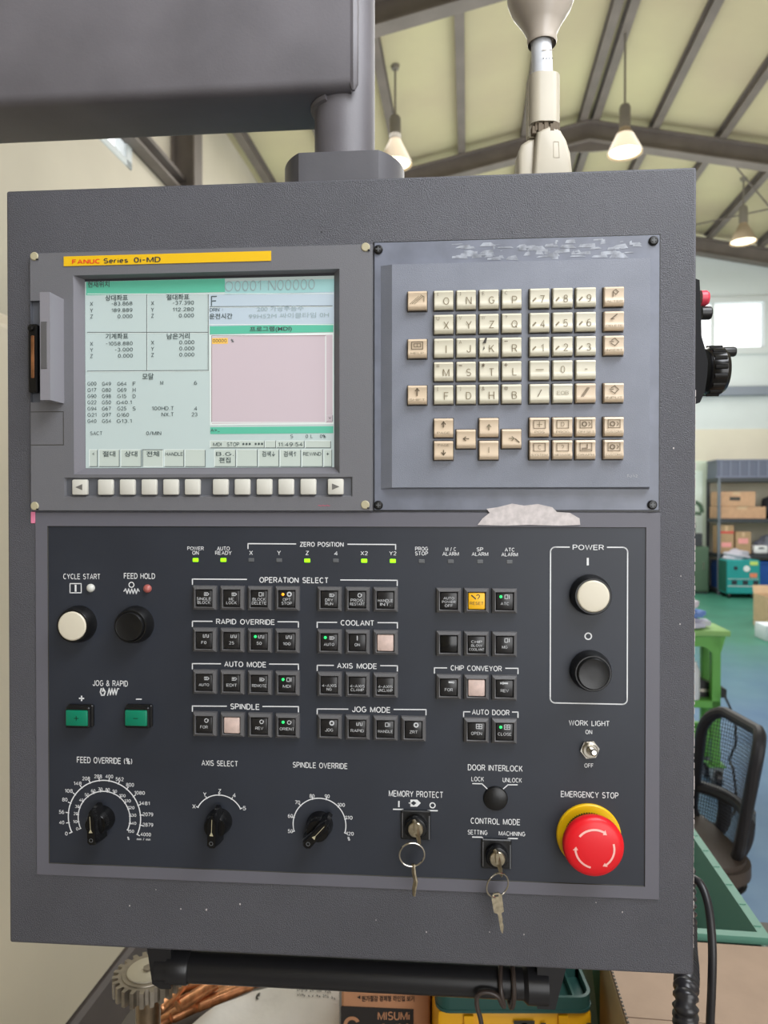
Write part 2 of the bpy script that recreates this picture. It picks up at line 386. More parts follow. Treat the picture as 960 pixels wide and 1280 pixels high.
# floor: green paint; blue sky reflection painted into the nearer part, blending with depth
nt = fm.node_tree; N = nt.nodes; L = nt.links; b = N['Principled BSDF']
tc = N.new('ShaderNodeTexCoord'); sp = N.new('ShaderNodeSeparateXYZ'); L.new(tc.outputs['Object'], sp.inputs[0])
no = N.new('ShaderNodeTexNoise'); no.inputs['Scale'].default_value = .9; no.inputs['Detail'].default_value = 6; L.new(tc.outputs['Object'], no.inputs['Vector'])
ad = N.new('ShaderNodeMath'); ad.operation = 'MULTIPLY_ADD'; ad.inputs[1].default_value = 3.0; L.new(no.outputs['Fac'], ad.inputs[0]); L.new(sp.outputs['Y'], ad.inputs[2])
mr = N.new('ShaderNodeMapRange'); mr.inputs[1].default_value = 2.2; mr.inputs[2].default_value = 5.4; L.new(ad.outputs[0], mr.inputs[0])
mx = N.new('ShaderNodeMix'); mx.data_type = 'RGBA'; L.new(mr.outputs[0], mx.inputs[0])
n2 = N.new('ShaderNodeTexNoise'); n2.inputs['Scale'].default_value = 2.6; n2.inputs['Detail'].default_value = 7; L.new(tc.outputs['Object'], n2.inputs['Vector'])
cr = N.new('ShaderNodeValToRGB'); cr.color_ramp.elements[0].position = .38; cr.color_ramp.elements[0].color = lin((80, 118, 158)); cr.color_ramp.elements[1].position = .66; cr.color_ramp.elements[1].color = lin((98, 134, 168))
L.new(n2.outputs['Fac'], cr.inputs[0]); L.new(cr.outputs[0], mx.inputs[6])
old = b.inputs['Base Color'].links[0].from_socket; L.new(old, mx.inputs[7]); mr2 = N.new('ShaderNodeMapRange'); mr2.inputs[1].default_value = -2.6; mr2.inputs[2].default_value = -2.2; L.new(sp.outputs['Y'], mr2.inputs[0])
mx2 = N.new('ShaderNodeMix'); mx2.data_type = 'RGBA'; L.new(mr2.outputs[0], mx2.inputs[0]); mx2.inputs[6].default_value = lin((156, 150, 142)); L.new(mx.outputs[2], mx2.inputs[7])  # unseen near strip set neutral grey for its bounce under the boom
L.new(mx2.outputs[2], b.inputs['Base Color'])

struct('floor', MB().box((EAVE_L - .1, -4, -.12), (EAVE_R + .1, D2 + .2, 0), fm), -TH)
# left wall with a high window
wl_ = MB(); wd0, wd1, wz0, wz1 = 4.2, 5.73, 4.32, 5.05
def wall_with_hole(mb, x0, x1, d0, d1, z0, z1, h, m):
    (a, b_, c, e) = h
    mb.box((x0, d0, z0), (x1, a, z1), m); mb.box((x0, b_, z0), (x1, d1, z1), m)
    mb.box((x0, a, z0), (x1, b_, c), m); mb.box((x0, a, e), (x1, b_, z1), m)
wall_with_hole(wl_, EAVE_L - .12, EAVE_L, -4.0, D2 + .1, 0, roofz(EAVE_L) + .08, (wd0, wd1, wz0, wz1), M_wall)
struct('wall_left', wl_, -TH)
w = MB()
for (d0, d1, z0, z1) in ((wd0, wd1, wz0, wz0 + .06), (wd0, wd1, wz1 - .06, wz1), (wd0, wd0 + .10, wz0, wz1), (wd1 - .10, wd1, wz0, wz1)):
    w.box((EAVE_L - .10, d0, z0), (EAVE_L + .012, d1, z1), M_wframe, .006)
w.box((EAVE_L - .07, (wd0 + wd1) / 2 - .03, wz0), (EAVE_L - .02, (wd0 + wd1) / 2 + .03, wz1), M_wframe)
w.box((EAVE_L - .012, wd0 + .09, wz0 + .05), (EAVE_L - .006, wd1 - .09, wz1 - .05), M_glass)
struct('window_2', w, -TH)
# right wall
struct('wall_right', MB().box((EAVE_R, -4.0, 0), (EAVE_R + .12, D2 + .1, roofz(EAVE_R) + .08), M_wall), -TH)
# front (gable) wall behind the operator, unseen; doorway added to let sky light in
mb = MB(); fw = lambda a0, a1, z0: mb.prism([(a0, z0), (a1, z0), (a1, roofz(a1) + .1)] + ([(RIDGE_A, RIDGE_Z + .1)] if a0 < RIDGE_A < a1 else []) + [(a0, roofz(a0) + .1)], (0, -4, 0), (1, 0, 0), (0, 0, 1), (0, 1, 0), 0, .12, M_wall)
fw(EAVE_L, .6, 0); fw(4.6, EAVE_R, 0); fw(.6, 4.6, 3.4); struct('wall_front', mb, -TH)
# back (gable) wall with window
wa0, wa1, vz0, vz1 = 3.42, 5.18, 4.30, 5.10
bw = MB()
def gable(a0, a1, z0, z1=None):
    if z1 is not None: bw.box((a0, D2, z0), (a1, D2 + .12, z1), M_wallb); return
    pts = [(a0, z0), (a1, z0), (a1, roofz(a1) + .1)] + ([(RIDGE_A, RIDGE_Z + .1)] if a0 < RIDGE_A < a1 else []) + [(a0, roofz(a0) + .1)]
    bw.prism(pts, (0, D2, 0), (1, 0, 0), (0, 0, 1), (0, 1, 0), 0, .12, M_wallb)
gable(EAVE_L, wa0, 0); gable(wa1, EAVE_R, 0); gable(wa0, wa1, 0, vz0); gable(wa0, wa1, vz1)
bw.box((EAVE_L, D2 - .02, 0), (EAVE_R, D2 - .001, 2.86), M_wallc)
struct('wall_back', bw, -TH)
w = MB()
for (a0, a1, z0, z1, k) in ((wa0 - .06, wa1 + .10, vz0 - .12, vz0, 0), (wa0 - .06, wa1 + .10, vz1, vz1 + .10, 0), (wa0 - .06, wa0, vz0, vz1, 0), (wa1, wa1 + .10, vz0, vz1, 0), (4.30, 4.36, vz0, vz1, .05)):
    w.box((a0, D2 - .05 + k, z0), (a1, D2 + .06, z1), M_wframe, .006)
w.box((wa0, D2 + .03, vz0), (wa1, D2 + .036, vz1), M_glass)
struct('window_1', w, -TH)
struct('trim_1', MB().box((EAVE_L, D2 - .14, 3.44), (EAVE_R, D2 - .02, 3.60), M_girt, .01), -TH)
# roof, rafters, purlins, columns
for nm, a0, a1 in (('ceiling_left', EAVE_L - .2, RIDGE_A), ('ceiling_right', RIDGE_A, EAVE_R + .2)):
    z0, z1 = roofz(a0) + .15, roofz(a1) + .15
    struct(nm, MB().prism([(a0, z0), (a1, z1), (a1, z1 + .06), (a0, z0 + .06)], (0, 0, 0), (1, 0, 0), (0, 0, 1), (0, 1, 0), -4.0, D2 + .2, M_roof), -TH)
for dd in (3.3, D0, D1, D2 - .12):
    mb = MB()
    for sgn in (-1, 1):
        ae = EAVE_L if sgn < 0 else EAVE_R
        z0, z1 = roofz(ae), RIDGE_Z
        for (o0, o1, hw) in ((-.27, -.25, .09), (-.25, -.02, .012), (-.02, 0, .09)):       # flange, web, flange
            mb.prism([(ae, z0 + o0), (RIDGE_A, z1 + o0), (RIDGE_A, z1 + o1), (ae, z0 + o1)], (0, dd, 0), (1, 0, 0), (0, 0, 1), (0, 1, 0), -hw, hw, M_beam)
        mb.prism([(RIDGE_A, z1 - .27), (RIDGE_A + sgn * .55, z1 - .27 - .115), (RIDGE_A + sgn * .1, z1 - .40), (RIDGE_A, z1 - .40)], (0, dd, 0), (1, 0, 0), (0, 0, 1), (0, 1, 0), -.012, .012, M_beam)
    struct('roof_beam', mb, -TH)
for k in (-5, -4, -3, -2, -1, 0, 1, 2, 3, 4, 5):
    for off in ((-.085, .085) if k == 0 else (0,)):
        a = RIDGE_A + k * .86 + off
        if a < EAVE_L or a > EAVE_R: continue
        z = roofz(a)
        mb = MB()
        mb.box((a - .05, -3.8, z + .005), (a + .05, D2, z + .02), M_beam).box((a - .006, -3.8, z + .02), (a + .006, D2, z + .13), M_beam).box((a - .05, -3.8, z + .13), (a + .05, D2, z + .145), M_beam)
        struct('roof_purlin_beam', mb, -TH)
for dd in (D0, D1):
    for ac, tip in ((EAVE_L + .12, roofz(EAVE_L)), (EAVE_R - .12, roofz(EAVE_R))):
        mb = MB()
        for (x0, x1, y0, y1) in ((-.12, -.10, -.1, .1), (.10, .12, -.1, .1), (-.1, .1, -.012, .012)):
            mb.box((ac + x0, dd + y0, 0), (ac + x1, dd + y1, tip), M_beam)
        mb.box((ac - .14, dd - .12, 0), (ac + .14, dd + .12, .02), M_beam)
        struct('column', mb, -TH)
# horizontal girt along the left wall up to the column
struct('trim_2', MB().box((EAVE_L, 1.5, 4.62), (EAVE_L + .12, D0, 4.66), M_beam).box((EAVE_L, 1.5, 4.50), (EAVE_L + .012, D0, 4.66), M_beam).box((EAVE_L, 1.5, 4.50), (EAVE_L + .12, D0, 4.53), M_beam), -TH)
# bracing rods in the roof plane
for (p, q) in (((3.3, D1, roofz(3.3) - .05), (5.9, D2 - .2, roofz(5.9) - .05)), ((5.9, D1, roofz(5.9) - .05), (3.3, D2 - .2, roofz(3.3) - .05))):
    struct('roof_brace_beam', MB().tube([p, q], .012, M_beam, 8), -TH)

# ================================================================== CEILING LAMPS
M_shade = mat('frosted lamp shade', (172, 156, 132), .35, transl=.12)
M_lampbox = mat('lamp ballast grey', (128, 122, 112), .5)
M_bulb = mat('lit lamp opening', (255, 240, 205), .4, emit=3.0)
def bay_lamp(p, label, rz_, lit):
    t = thing('pendant_lamp', label, 'lamp', p, 0, 'high bay lamps under the roof')
    top = roofz(to_hall(p).x) + .148
    L_ = top - p.z
    MB().lathe([(.012, .52), (.012, L_)], (0, 0, 0), (0, 0, 1), M_lampbox, 10).lathe([(.04, L_ - .04), (.05, L_)], (0, 0, 0), (0, 0, 1), M_lampbox, 14).build('rod', t)
    MB().lathe([(.05, .27), (.062, .28), (.062, .50), (.05, .53)], (0, 0, 0), (0, 0, 1), M_lampbox, 20).build('ballast_housing', t)
    MB().lathe([(.055, .285), (.07, .25), (.185, .02), (.19, 0), (.183, .002), (.178, .02), (.062, .245)], (0, 0, 0), (0, 0, 1), M_shade, 32, cap=False).build('lamp_shade', t)
    MB().lathe([(.03, .22), (.05, .18), (.10, .05), (.165, .022), (.165, .018)], (0, 0, 0), (0, 0, 1), M_bulb, 24).build('bulb', t)
    return t
bay_lamp(at(781, 192, 7.9), 'cone shaded hanging lamp right of the beige lamp arm, long rod', 0, 1)
bay_lamp(at(494, 206, 7.9), 'cone shaded hanging lamp partly behind the round steel post', 0, 1)
bay_lamp(at(929, 303, 10.6), 'smallest hanging lamp, over the bright end window', 0, 1)

# ================================================================== MACHINE ENCLOSURE (left)
M_mach = mat('cream machine paint', (218, 208, 186), .5, var=(2, .04))
M_machd = mat('dark machine base', (92, 84, 82), .55, var=(4, .15))
t = thing('machine_tool', 'cream machine tool enclosure with dark base at the left edge, behind the control panel', 'machine', hall(-.9, .55, 0), -TH)
MB().box((-.75, 0, .32), (0, 1.55, 1.86), M_mach, .012).box((-.55, .2, 1.86), (-.1, 1.2, 1.92), M_mach, .01).build('enclosure', t)
MB().box((-.75, .02, 0), (.012, 1.55, .32), M_machd, .01).build('base', t)
MB().box((-.004, .5, .9), (.02, .53, 1.2), M_steel, .005).build('handle', t)

# ================================================================== STORAGE RACK AND THINGS AT THE END
RZ = -TH
M_rack = mat('dark rack steel', (50, 54, 60), .5)
M_rackl = mat('grey rack post', (104, 112, 122), .5)
rb = to_hall(at(897, 740, 12.0)); ra, rd = rb.x, rb.y
K = 12.0 / FPX
def rz_at(py): return 1.5 - (py - 632) * K
t = thing('storage_rack', 'dark steel storage rack with crates and boxes against the far wall', 'rack', hall(ra, rd, 0), RZ)
zt = rz_at(597)
for i, (x, y) in enumerate(((0, 0), (0, .55), (1.75, 0), (1.75, .55))):
    MB().box((x, y, 0), (x + .045, y + .045, zt), M_rackl if (y == 0 and x == 0) else M_rack, .004).build('post', t)
SH = [zt, rz_at(648), rz_at(692), .10]
for z in SH:
    MB().box((0, 0, z - .07), (1.795, .595, z), M_rack, .004).build('shelf', t)
def in_rack(x, y, z): return hall(ra + x, rd + y, z)
# ribbed crate on top
M_crate = mat('slate blue crate', (92, 98, 118), .5)
M_crate2 = mat('slate blue crate rib', (112, 118, 138), .5)
def slate_crate(x, lab, y=.05):
    t = thing('storage_crate', lab, 'crate', in_rack(x, y, zt), RZ, 'slate crates on top of the rack')
    mb = MB(); W_, D_, H_ = .84, .5, .31
    mb.box((0, 0, 0), (W_, D_, .02), M_crate).box((0, 0, .02), (W_, .02, H_), M_crate).box((0, D_ - .02, .02), (W_, D_, H_), M_crate).box((0, .02, .02), (.02, D_ - .02, H_), M_crate).box((W_ - .02, .02, .02), (W_, D_ - .02, H_), M_crate)
    mb.build('body', t)
    mb = MB()
    for k in range(6): mb.box((.05 + k * .148, -.015, .03), (.08 + k * .148, .002, H_ - .015), M_crate2)
    mb.box((-.015, -.015, H_ - .025), (W_ + .015, .005, H_), M_crate2).box((-.015, -.015, .0), (W_ + .015, .005, .03), M_crate2).box((-.015, .005, H_ - .025), (.0, D_, H_), M_crate2)
    mb.build('rim', t)
slate_crate(0.0, 'slate blue ribbed crate on top of the dark rack, left one')
slate_crate(.90, 'slate blue ribbed crate on top of the dark rack, cut by the right edge')
M_card = mat('brown cardboard', (196, 156, 124), .75, var=(14, .06))
M_card2 = mat('pale cardboard', (206, 176, 142), .75, var=(14, .05))
M_card3 = mat('dull cardboard', (176, 146, 112), .75, var=(14, .06))
M_redlab = mat('red print', (206, 82, 74), .6)
M_pinklab = mat('pink label', (236, 160, 158), .6)
def carton(p, rz, w, dp, h, m, label, extra=None, group=None, name='cardboard_box', cat='box'):
    t = thing(name, label, cat, p, rz, group)
    mb = MB(); mb.box((0, 0, 0), (w, dp, h), m, .004); mb.build('body', t)
    mb = MB(); mb.box((w * .02, dp * .44, h - .001), (w * .98, dp * .56, h + .001), M_card2); mb.box((w * .40, -.001, h * .78), (w * .60, .001, h), M_card2); mb.build('tape', t)
    if extra: extra(t)
    return t
carton(in_rack(.03, .06, SH[1]), RZ, .76, .45, .20, M_card, 'long low carton lying under another carton on the second shelf', group='cartons on the rack')
def mk(t): MB().box((.19, -.002, .10), (.36, .0, .16), M_darkink).build('print', t)
carton(in_rack(.02, .08, SH[1] + .205), RZ + R(-3), .60, .40, .25, M_card, 'brown carton with grey print, topmost in the pair on the second shelf', mk, 'cartons on the rack')
def mk(t):
    MB().box((0, -.002, .34), (.24, 0, .38), M_redlab).build('band', t); MB().box((.04, -.002, .11), (.2, 0, .19), M_pinklab).build('paper_label', t)
carton(in_rack(.035, .05, SH[2]), RZ, .24, .3, .48, M_card3, 'tall carton with a red band and pink label on the third shelf', mk, 'cartons on the rack')
def mk(t): MB().box((.04, -.002, .17), (.2, 0, .26), M_pinklab).build('paper_label', t)
carton(in_rack(.305, .05, SH[2]), RZ, .245, .3, .37, M_card3, 'shorter carton with a pink label beside the red-banded carton', mk, 'cartons on the rack')
M_whitep = mat('white plastic', (226, 228, 230), .4)
M_dark = mat('dark fabric', (44, 46, 56), .8)
t = thing('white_case', 'small white case with a dark handle on the third shelf of the rack', 'case', in_rack(.60, .05, SH[2]), RZ)
MB().box((0, 0, 0), (.23, .2, .14), M_whitep, .03, 3).build('body', t); MB().box((.07, -.008, .085), (.16, .004, .11), M_dark, .004).build('handle', t)
def lump(name, label, cat, p, rx, ry, rz_, m, seed=1, amp=.18, group=None):
    bm = bmesh.new(); bmesh.ops.create_icosphere(bm, subdivisions=4, radius=1)
    rnd = random.Random(seed); ph = [rnd.uniform(0, 6) for _ in range(9)]
    for v in bm.verts:
        c = v.co
        k = 1 + amp * (math.sin(3.1 * c.x + ph[0]) * math.sin(4.3 * c.y + ph[1]) + .6 * math.sin(7.7 * c.z + ph[2] + 3 * c.x) + .4 * math.sin(11 * c.y + ph[3]) * math.sin(9 * c.x + ph[4]))
        v.co = Vector((c.x * k * rx, c.y * k * ry, max(c.z * k, -.55) * rz_))
    z0 = min(v.co.z for v in bm.verts)
    for v in bm.verts: v.co.z -= z0
    mb = MB(); mb._bm(bm, m); o = mb.build(name, sharp=60); o.location = Vector(p) + Vector((0, 0, o.location.z)); tag(o, label, cat, group); return o
M_bag = mat('grey plastic bag', (120, 122, 136), .35)
lump('plastic_bag', 'crumpled grey plastic bag behind the white case on the rack', 'bag', in_rack(.95, .38, SH[2]), .20, .13, .19, M_bag, 3)
lump('dark_bag', 'black bag on the second shelf at the right edge', 'bag', in_rack(.98, .25, SH[1]), .18, .2, .27, M_dark, 5, .1)
M_blue = mat('blue plastic tub', (22, 78, 158), .45)
def tub(x, w_, lab):
    t = thing('blue_tub', lab, 'tub', in_rack(x, .04, SH[3]), RZ, 'blue tubs under the rack')
    mb = MB(); H_ = .46
    mb.box((0, 0, 0), (w_, .45, .02), M_blue).box((0, 0, .02), (w_, .02, H_), M_blue).box((0, .43, .02), (w_, .45, H_), M_blue).box((0, .02, .02), (.02, .43, H_), M_blue).box((w_ - .02, .02, .02), (w_, .43, H_), M_blue)
    mb.build('body', t); MB().box((-.01, -.02, H_ - .04), (w_ + .01, .0, H_), M_blue, .006).build('rim', t); MB().box((w_ * .4, -.012, .24), (w_ * .6, .002, .28), M_dark).build('handle', t)
tub(.05, .40, 'blue plastic tub under the rack, left of the green power unit')
tub(.62, .50, 'blue plastic tub under the rack, right of the green power unit')
# green power unit on castors
M_teal = mat('teal green unit paint', (30, 146, 146), .45)
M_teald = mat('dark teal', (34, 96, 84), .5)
p = at(908, 746, 11.55); p.z = 0
t = thing('power_unit', 'teal green wheeled power unit with dials in front of the rack', 'machine', p, RZ)
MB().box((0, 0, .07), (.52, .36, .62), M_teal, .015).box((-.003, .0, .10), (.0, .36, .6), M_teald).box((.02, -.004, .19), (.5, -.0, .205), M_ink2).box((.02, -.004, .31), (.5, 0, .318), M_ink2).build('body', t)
for x in (.06, .46):
    for y in (.06, .30): MB().lathe([(.035, -.015), (.035, .015)], (x, y, .035), (1, 0, 0), M_black, 16).box((x - .02, y - .02, .06), (x + .02, y + .02, .075), M_steel).build('castor', t)
MB().lathe([(.05, 0), (.05, .008), (.044, .012)], (.31, 0, .48), (0, -1, 0), M_ink, 20).build('dial', t)
MB().lathe([(.03, 0), (.03, .012)], (.14, 0, .49), (0, -1, 0), M_dark, 18).build('switch', t)
MB().box((.36, -.006, .54), (.48, .0, .60), mat('lime label', (190, 214, 110), .6)).build('rating_label', t)
MB().box((.36, -.006, .34), (.47, .0, .41), mat('salmon label', (222, 128, 96), .6)).build('warning_label', t)
for x in (.08, .25, .41): MB().box((x, -.012, .225), (x + .08, 0, .29), M_dark, .004).build('socket', t)
lump('plastic_bag', 'pale crumpled bag lying on top of the teal power unit', 'bag', Vector(p) + Matrix.Rotation(RZ, 3, 'Z') @ Vector((.22, .20, .62)), .19, .12, .10, mat('pale bag', (186, 184, 198), .35), 8)
# carton and foam block at the right edge
def open_carton(p, rz, w, dp, h, m, label):
    t = thing('cardboard_box', label, 'box', p, rz); mb = MB(); k = .006
    mb.box((0, 0, 0), (w, dp, k), m).box((0, 0, k), (w, k, h), m).box((0, dp - k, k), (w, dp, h), m).box((0, k, k), (k, dp - k, h), m).box((w - k, k, k), (w, dp - k, h), m); mb.build('body', t)
    MB().box((-.10, 0, h - .10), (-.001, dp, h - .094), m, 0, 1, Matrix.Rotation(R(-62), 3, 'Y'), (0, 0, h)).build('flap', t)
    MB().box((0, dp, h), (w, dp + .006, h + .10), m, 0, 1, Matrix.Rotation(R(-14), 3, 'X'), (0, dp, h)).build('flap', t)
    return t
p = at(958, 789, 8.6); p.z = 0
open_carton(p, RZ, .5, .4, .40, M_card2, 'open cardboard box on the floor at the right edge, behind the foam block')
p = at(960, 801, 7.85); p.z = 0
tag(MB().box((0, 0, 0), (.42, .3, .17), mat('white foam', (218, 228, 236), .8, bump=(90, .2, .003)), .008, 2).build('foam_block'), 'white foam block on the floor in front of the open cardboard box', 'foam')
bpy.context.view_layer.update()
o = bpy.data.objects['foam_block']; o.location = Vector(p) + Vector((.21, .15, .085)); o.rotation_euler.z = RZ
# pale door at the far wall and the grey-green cabinet with a vine-green hose beside the rack
M_door = mat('pale green door', (206, 218, 200), .5)
dh = to_hall(at(868, 700, 12.4))
struct('door_1', MB().box((dh.x - .75, D2 - .06, 0), (dh.x + .32, D2 - .015, 2.30), M_door, .01).box((dh.x - .62, D2 - .075, .95), (dh.x + .22, D2 - .058, 2.12), mat('pale pane', (222, 236, 226), .25), .004), -TH)
M_cab = mat('olive green steel', (74, 98, 78), .5)
ch = to_hall(at(885, 742, 12.2))
t = thing('steel_cabinet', 'low olive green steel cabinet beside the rack, edge visible past the panel', 'cabinet', hall(ch.x - .62, ch.y - .1, 0), RZ)
MB().box((0, 0, .03), (.60, .5, .80), M_cab, .008).box((.02, .02, 0), (.58, .48, .03), M_rack).build('body', t)
MB().box((.02, -.012, .06), (.58, .0, .77), M_cab, .004).build('door', t); MB().box((.5, -.03, .42), (.515, -.012, .54), M_steel).build('handle', t)
t = thing('pipe_vise', 'dark pipe vise with a green bent pipe on the olive cabinet', 'vise', hall(ch.x - .40, ch.y + .1, .80), RZ)
MB().box((0, 0, 0), (.34, .25, .22), M_rack, .01).box((.12, .05, .22), (.24, .17, .42), M_dark, .01).build('body', t)
MB().tube(smooth_path([(.18, .1, .40), (.18, .1, .66), (.24, .1, .76), (.33, .1, .70), (.36, .1, .58)]), .035, M_cab, 10).tube([(.02, .1, .60), (.34, .1, .56)], .03, M_cab, 10).build('pipe', t)

# ================================================================== GREEN TABLE
M_green = mat('bright green paint', (104, 178, 78), .45)
M_greent = mat('pale green table top', (150, 198, 118), .45)
p = at(914, 789, 3.72); zt_ = p.z; h = to_hall(p)
t = thing('work_table', 'bright green steel work table on castors behind the chair', 'table', hall(h.x - 1.25, h.y, 0), RZ)
MB().box((0, 0, zt_ - .03), (1.25, .26, zt_), M_greent, .006, 2).build('tabletop', t)
MB().box((.03, .03, zt_ - .09), (1.21, .07, zt_ - .03), M_green).box((.03, .20, zt_ - .09), (1.21, .24, zt_ - .03), M_green).box((1.17, .07, zt_ - .09), (1.21, .20, zt_ - .03), M_green).box((.03, .07, zt_ - .09), (.07, .20, zt_ - .03), M_green).prism([(1.21, zt_ - .03), (1.235, zt_ - .03), (1.21, zt_ - .12)], (0, .03, 0), (1, 0, 0), (0, 0, 1), (0, 1, 0), 0, .04, M_green).prism([(1.17, zt_ - .09), (1.125, zt_ - .09), (1.17, zt_ - .125)], (0, .03, 0), (1, 0, 0), (0, 0, 1), (0, 1, 0), 0, .03, M_green).build('frame', t)
zs = 1.5 - 3.75 * (245 / FPX)
for x in (.03, 1.165):
    for y in (.03, .19):
        lg = MB().box((x, y, .13), (x + .045, y + .045, zt_ - .03), M_green, .003).box((x - .02, y - .02, .12), (x + .065, y + .065, .13), M_green).build('leg', t)
        MB().lathe([(.05, -.018), (.055, -.012), (.055, .012), (.05, .018)], (x + .03, y + .02, .056), (1, 0, 0), M_black, 20).prism([(-.03, .05), (.03, .05), (.035, .125), (-.035, .125)], (x + .005, y + .02, 0), (0, 1, 0), (0, 0, 1), (1, 0, 0), 0, .05, M_steel).build('castor', lg)
MB().box((.03, .03, zs - .04), (1.21, .24, zs), M_green, .003).build('shelf', t)
MB().box((.06, .05, .26), (1.18, .085, .30), M_green).box((.06, .195, .26), (1.18, .23, .30), M_green).build('lower_rail', t)
# cloth stack on the table
cl = [((210, 210, 226), 0), ((118, 150, 214), 1), ((226, 218, 226), 2), ((92, 130, 205), 3)]
zc = zt_
for (rgb, i), (w_, dp, hh, ox) in zip(cl, ((.26, .20, .05, .0), (.24, .19, .045, -.01), (.21, .18, .05, -.03), (.19, .16, .05, -.06))):
    bm = bmesh.new(); bmesh.ops.create_cube(bm, size=1); bmesh.ops.bevel(bm, geom=list(bm.edges), offset=.25, segments=3, affect='EDGES'); bmesh.ops.subdivide_edges(bm, edges=list(bm.edges), cuts=2)
    for v in bm.verts:
        c = v.co; v.co = Vector((c.x * w_ * (1 + .06 * math.sin(9 * c.y + i)), c.y * dp * (1 + .06 * math.sin(8 * c.x + i)), c.z * hh * (1 + .12 * math.sin(7 * c.x + 2 * i) * math.cos(6 * c.y))))
    mb = MB(); mb._bm(bm, mat('folded cloth %d' % i, rgb, .85, bump=(120, .3, .004))); o = mb.build('folded_cloth', sharp=60)
    q = at(878 + ox * 240 - 6, 780, 3.82); zmin = min(v.co.z for v in o.data.vertices); zmax = max(v.co.z for v in o.data.vertices)
    o.location = (q.x - .065, q.y + .02, zc - zmin); zc += zmax - zmin + .0005; o.rotation_euler.z = .2 * i
    tag(o, ['lavender folded cloth, lowest in the pile on the green table', 'blue folded cloth directly on the lavender cloth on the green table', 'pinkish white folded cloth under the top blue one on the green table', 'blue folded cloth on top of the pile on the green table'][i], 'cloth', 'folded cloths on the green table')
# tool box with cable on the lower shelf, and a white jug
q = at(880, 868, 3.85); hh = to_hall(q)
t = thing('tool_tray', 'black tool tray with a sloping lid on the green table shelf', 'tray', hall(hh.x - .25, hh.y - .02, zs), RZ)
MB().prism([(0, 0), (.36, 0), (.36, .045), (.22, .10), (.12, .21), (0, .21)], (0, .0, 0), (1, 0, 0), (0, 0, 1), (0, 1, 0), 0, .16, M_black).build('body', t); MB().box((.22, -.005, .03), (.32, 0, .045), M_steel).build('latch', t)
tag(MB().lathe([(.03, 0), (.034, .01), (.034, .15), (.022, .18), (.018, .2)], hall(hh.x - .075, hh.y - .06, zs), (0, 0, 1), M_whitep, 20).build('white_bottle'), 'white bottle standing in front of the black tool tray on the green shelf', 'bottle')
P_ = [hall(h.x + .0, h.y + .05, zs + .0)] ; cb = smooth_path([at(905, 868, 3.70), at(914, 888, 3.66), at(919, 905, 3.6), at(919, 930, 3.58), at(912, 950, 3.58), at(917, 965, 3.5), Vector((at(918, 1000, 3.45).x, 3.45, .01)), Vector((1.5, 3.3, .008))])
tag(MB().tube(cb, .006, M_black, 8).build('extension_cable'), 'thin black cord hanging down beside the green table leg', 'cord')

# ================================================================== MESH CHAIR
M_chair = mat('black chair plastic', (38, 37, 41), .5, bump=(300, .15, .001))
M_seat = mat('worn brown black seat vinyl', (74, 64, 58), .55, bump=(200, .2, .002))
M_mesh = mat('black mesh thread', (58, 60, 70), .7)
cz = [at(880, 884, 2.30), at(951, 925, 1.97), at(920, 1082, 2.12), at(862, 1030, 2.48)]     # backrest corners
t = thing('office_chair', 'black mesh-back office chair beside the green table', 'chair', (0, 0, 0))
A, B, C_, D_ = cz
def bl(u, v): return A.lerp(B, u).lerp(D_.lerp(C_, u), v)
nrm = (B - A).cross(D_ - A).normalized()
if nrm.x > 0: nrm = -nrm
def bow(u, v): return bl(u, v) + nrm * (-.05 * (4 * u * (1 - u)) )
loop = []
for (u, v) in rrect(1, 1, .22, 6, .5, .5): loop.append(bow(u, v))
MB().tube(loop, .0175, M_chair, 10, closed=True).build('back_frame', t)
mb = MB(); n = 34
for i in range(1, n):
    u = i / n; c0 = .5 - .5 if True else 0
    ins = .0
    if u < .22: ins = .22 - math.sqrt(max(0, .22 ** 2 - (.22 - u) ** 2))
    if u > .78: ins = .22 - math.sqrt(max(0, .22 ** 2 - (u - .78) ** 2))
    mb.tube([bow(u, ins + (1 - 2 * ins) * k / 6) for k in range(7)], .00115, M_mesh, 4)
for i in range(1, n):
    v = i / n; ins = 0
    if v < .22: ins = .22 - math.sqrt(max(0, .22 ** 2 - (.22 - v) ** 2))
    if v > .78: ins = .22 - math.sqrt(max(0, .22 ** 2 - (v - .78) ** 2))
    mb.tube([bow(ins + (1 - 2 * ins) * k / 8, v) for k in range(9)], .00115, M_mesh, 4)
mb.build('back_mesh', t)
MB().tube([bow(k / 8, .66) - nrm * .012 for k in range(9)], .020, M_chair, 10).build('lumbar_bar', t)
sc = bl(.5, 1.0) + Vector((-.24, .07, 0)); sz = .47
ax = (B - A); ax.z = 0; ax.normalize(); ay = Vector((-ax.y, ax.x, 0))
if ay.x > 0: ay = -ay
sc = Vector((bl(.5, 1).x, bl(.5, 1).y, 0)) + ay * .20 + Vector((.035, 0, 0))
def seatbox(mb, w_, dp, z0, z1, m, r):
    mb.prism(rrect(w_ - .03, dp - .03, r - .012, 6), sc, ax, ay, (0, 0, 1), z0, z0 + .012, m); mb.prism(rrect(w_, dp, r, 6), sc, ax, ay, (0, 0, 1), z0 + .012, z1 - .015, m); mb.prism(rrect(w_ - .025, dp - .025, r - .01, 6), sc, ax, ay, (0, 0, 1), z1 - .015, z1, m)
mb = MB(); seatbox(mb, .46, .44, .37, .435, M_seat, .12); mb.build('seat', t)
mb = MB(); seatbox(mb, .44, .42, .34, .369, M_chair, .11); mb.build('seat_pan', t)
bk = bl(.5, .95)
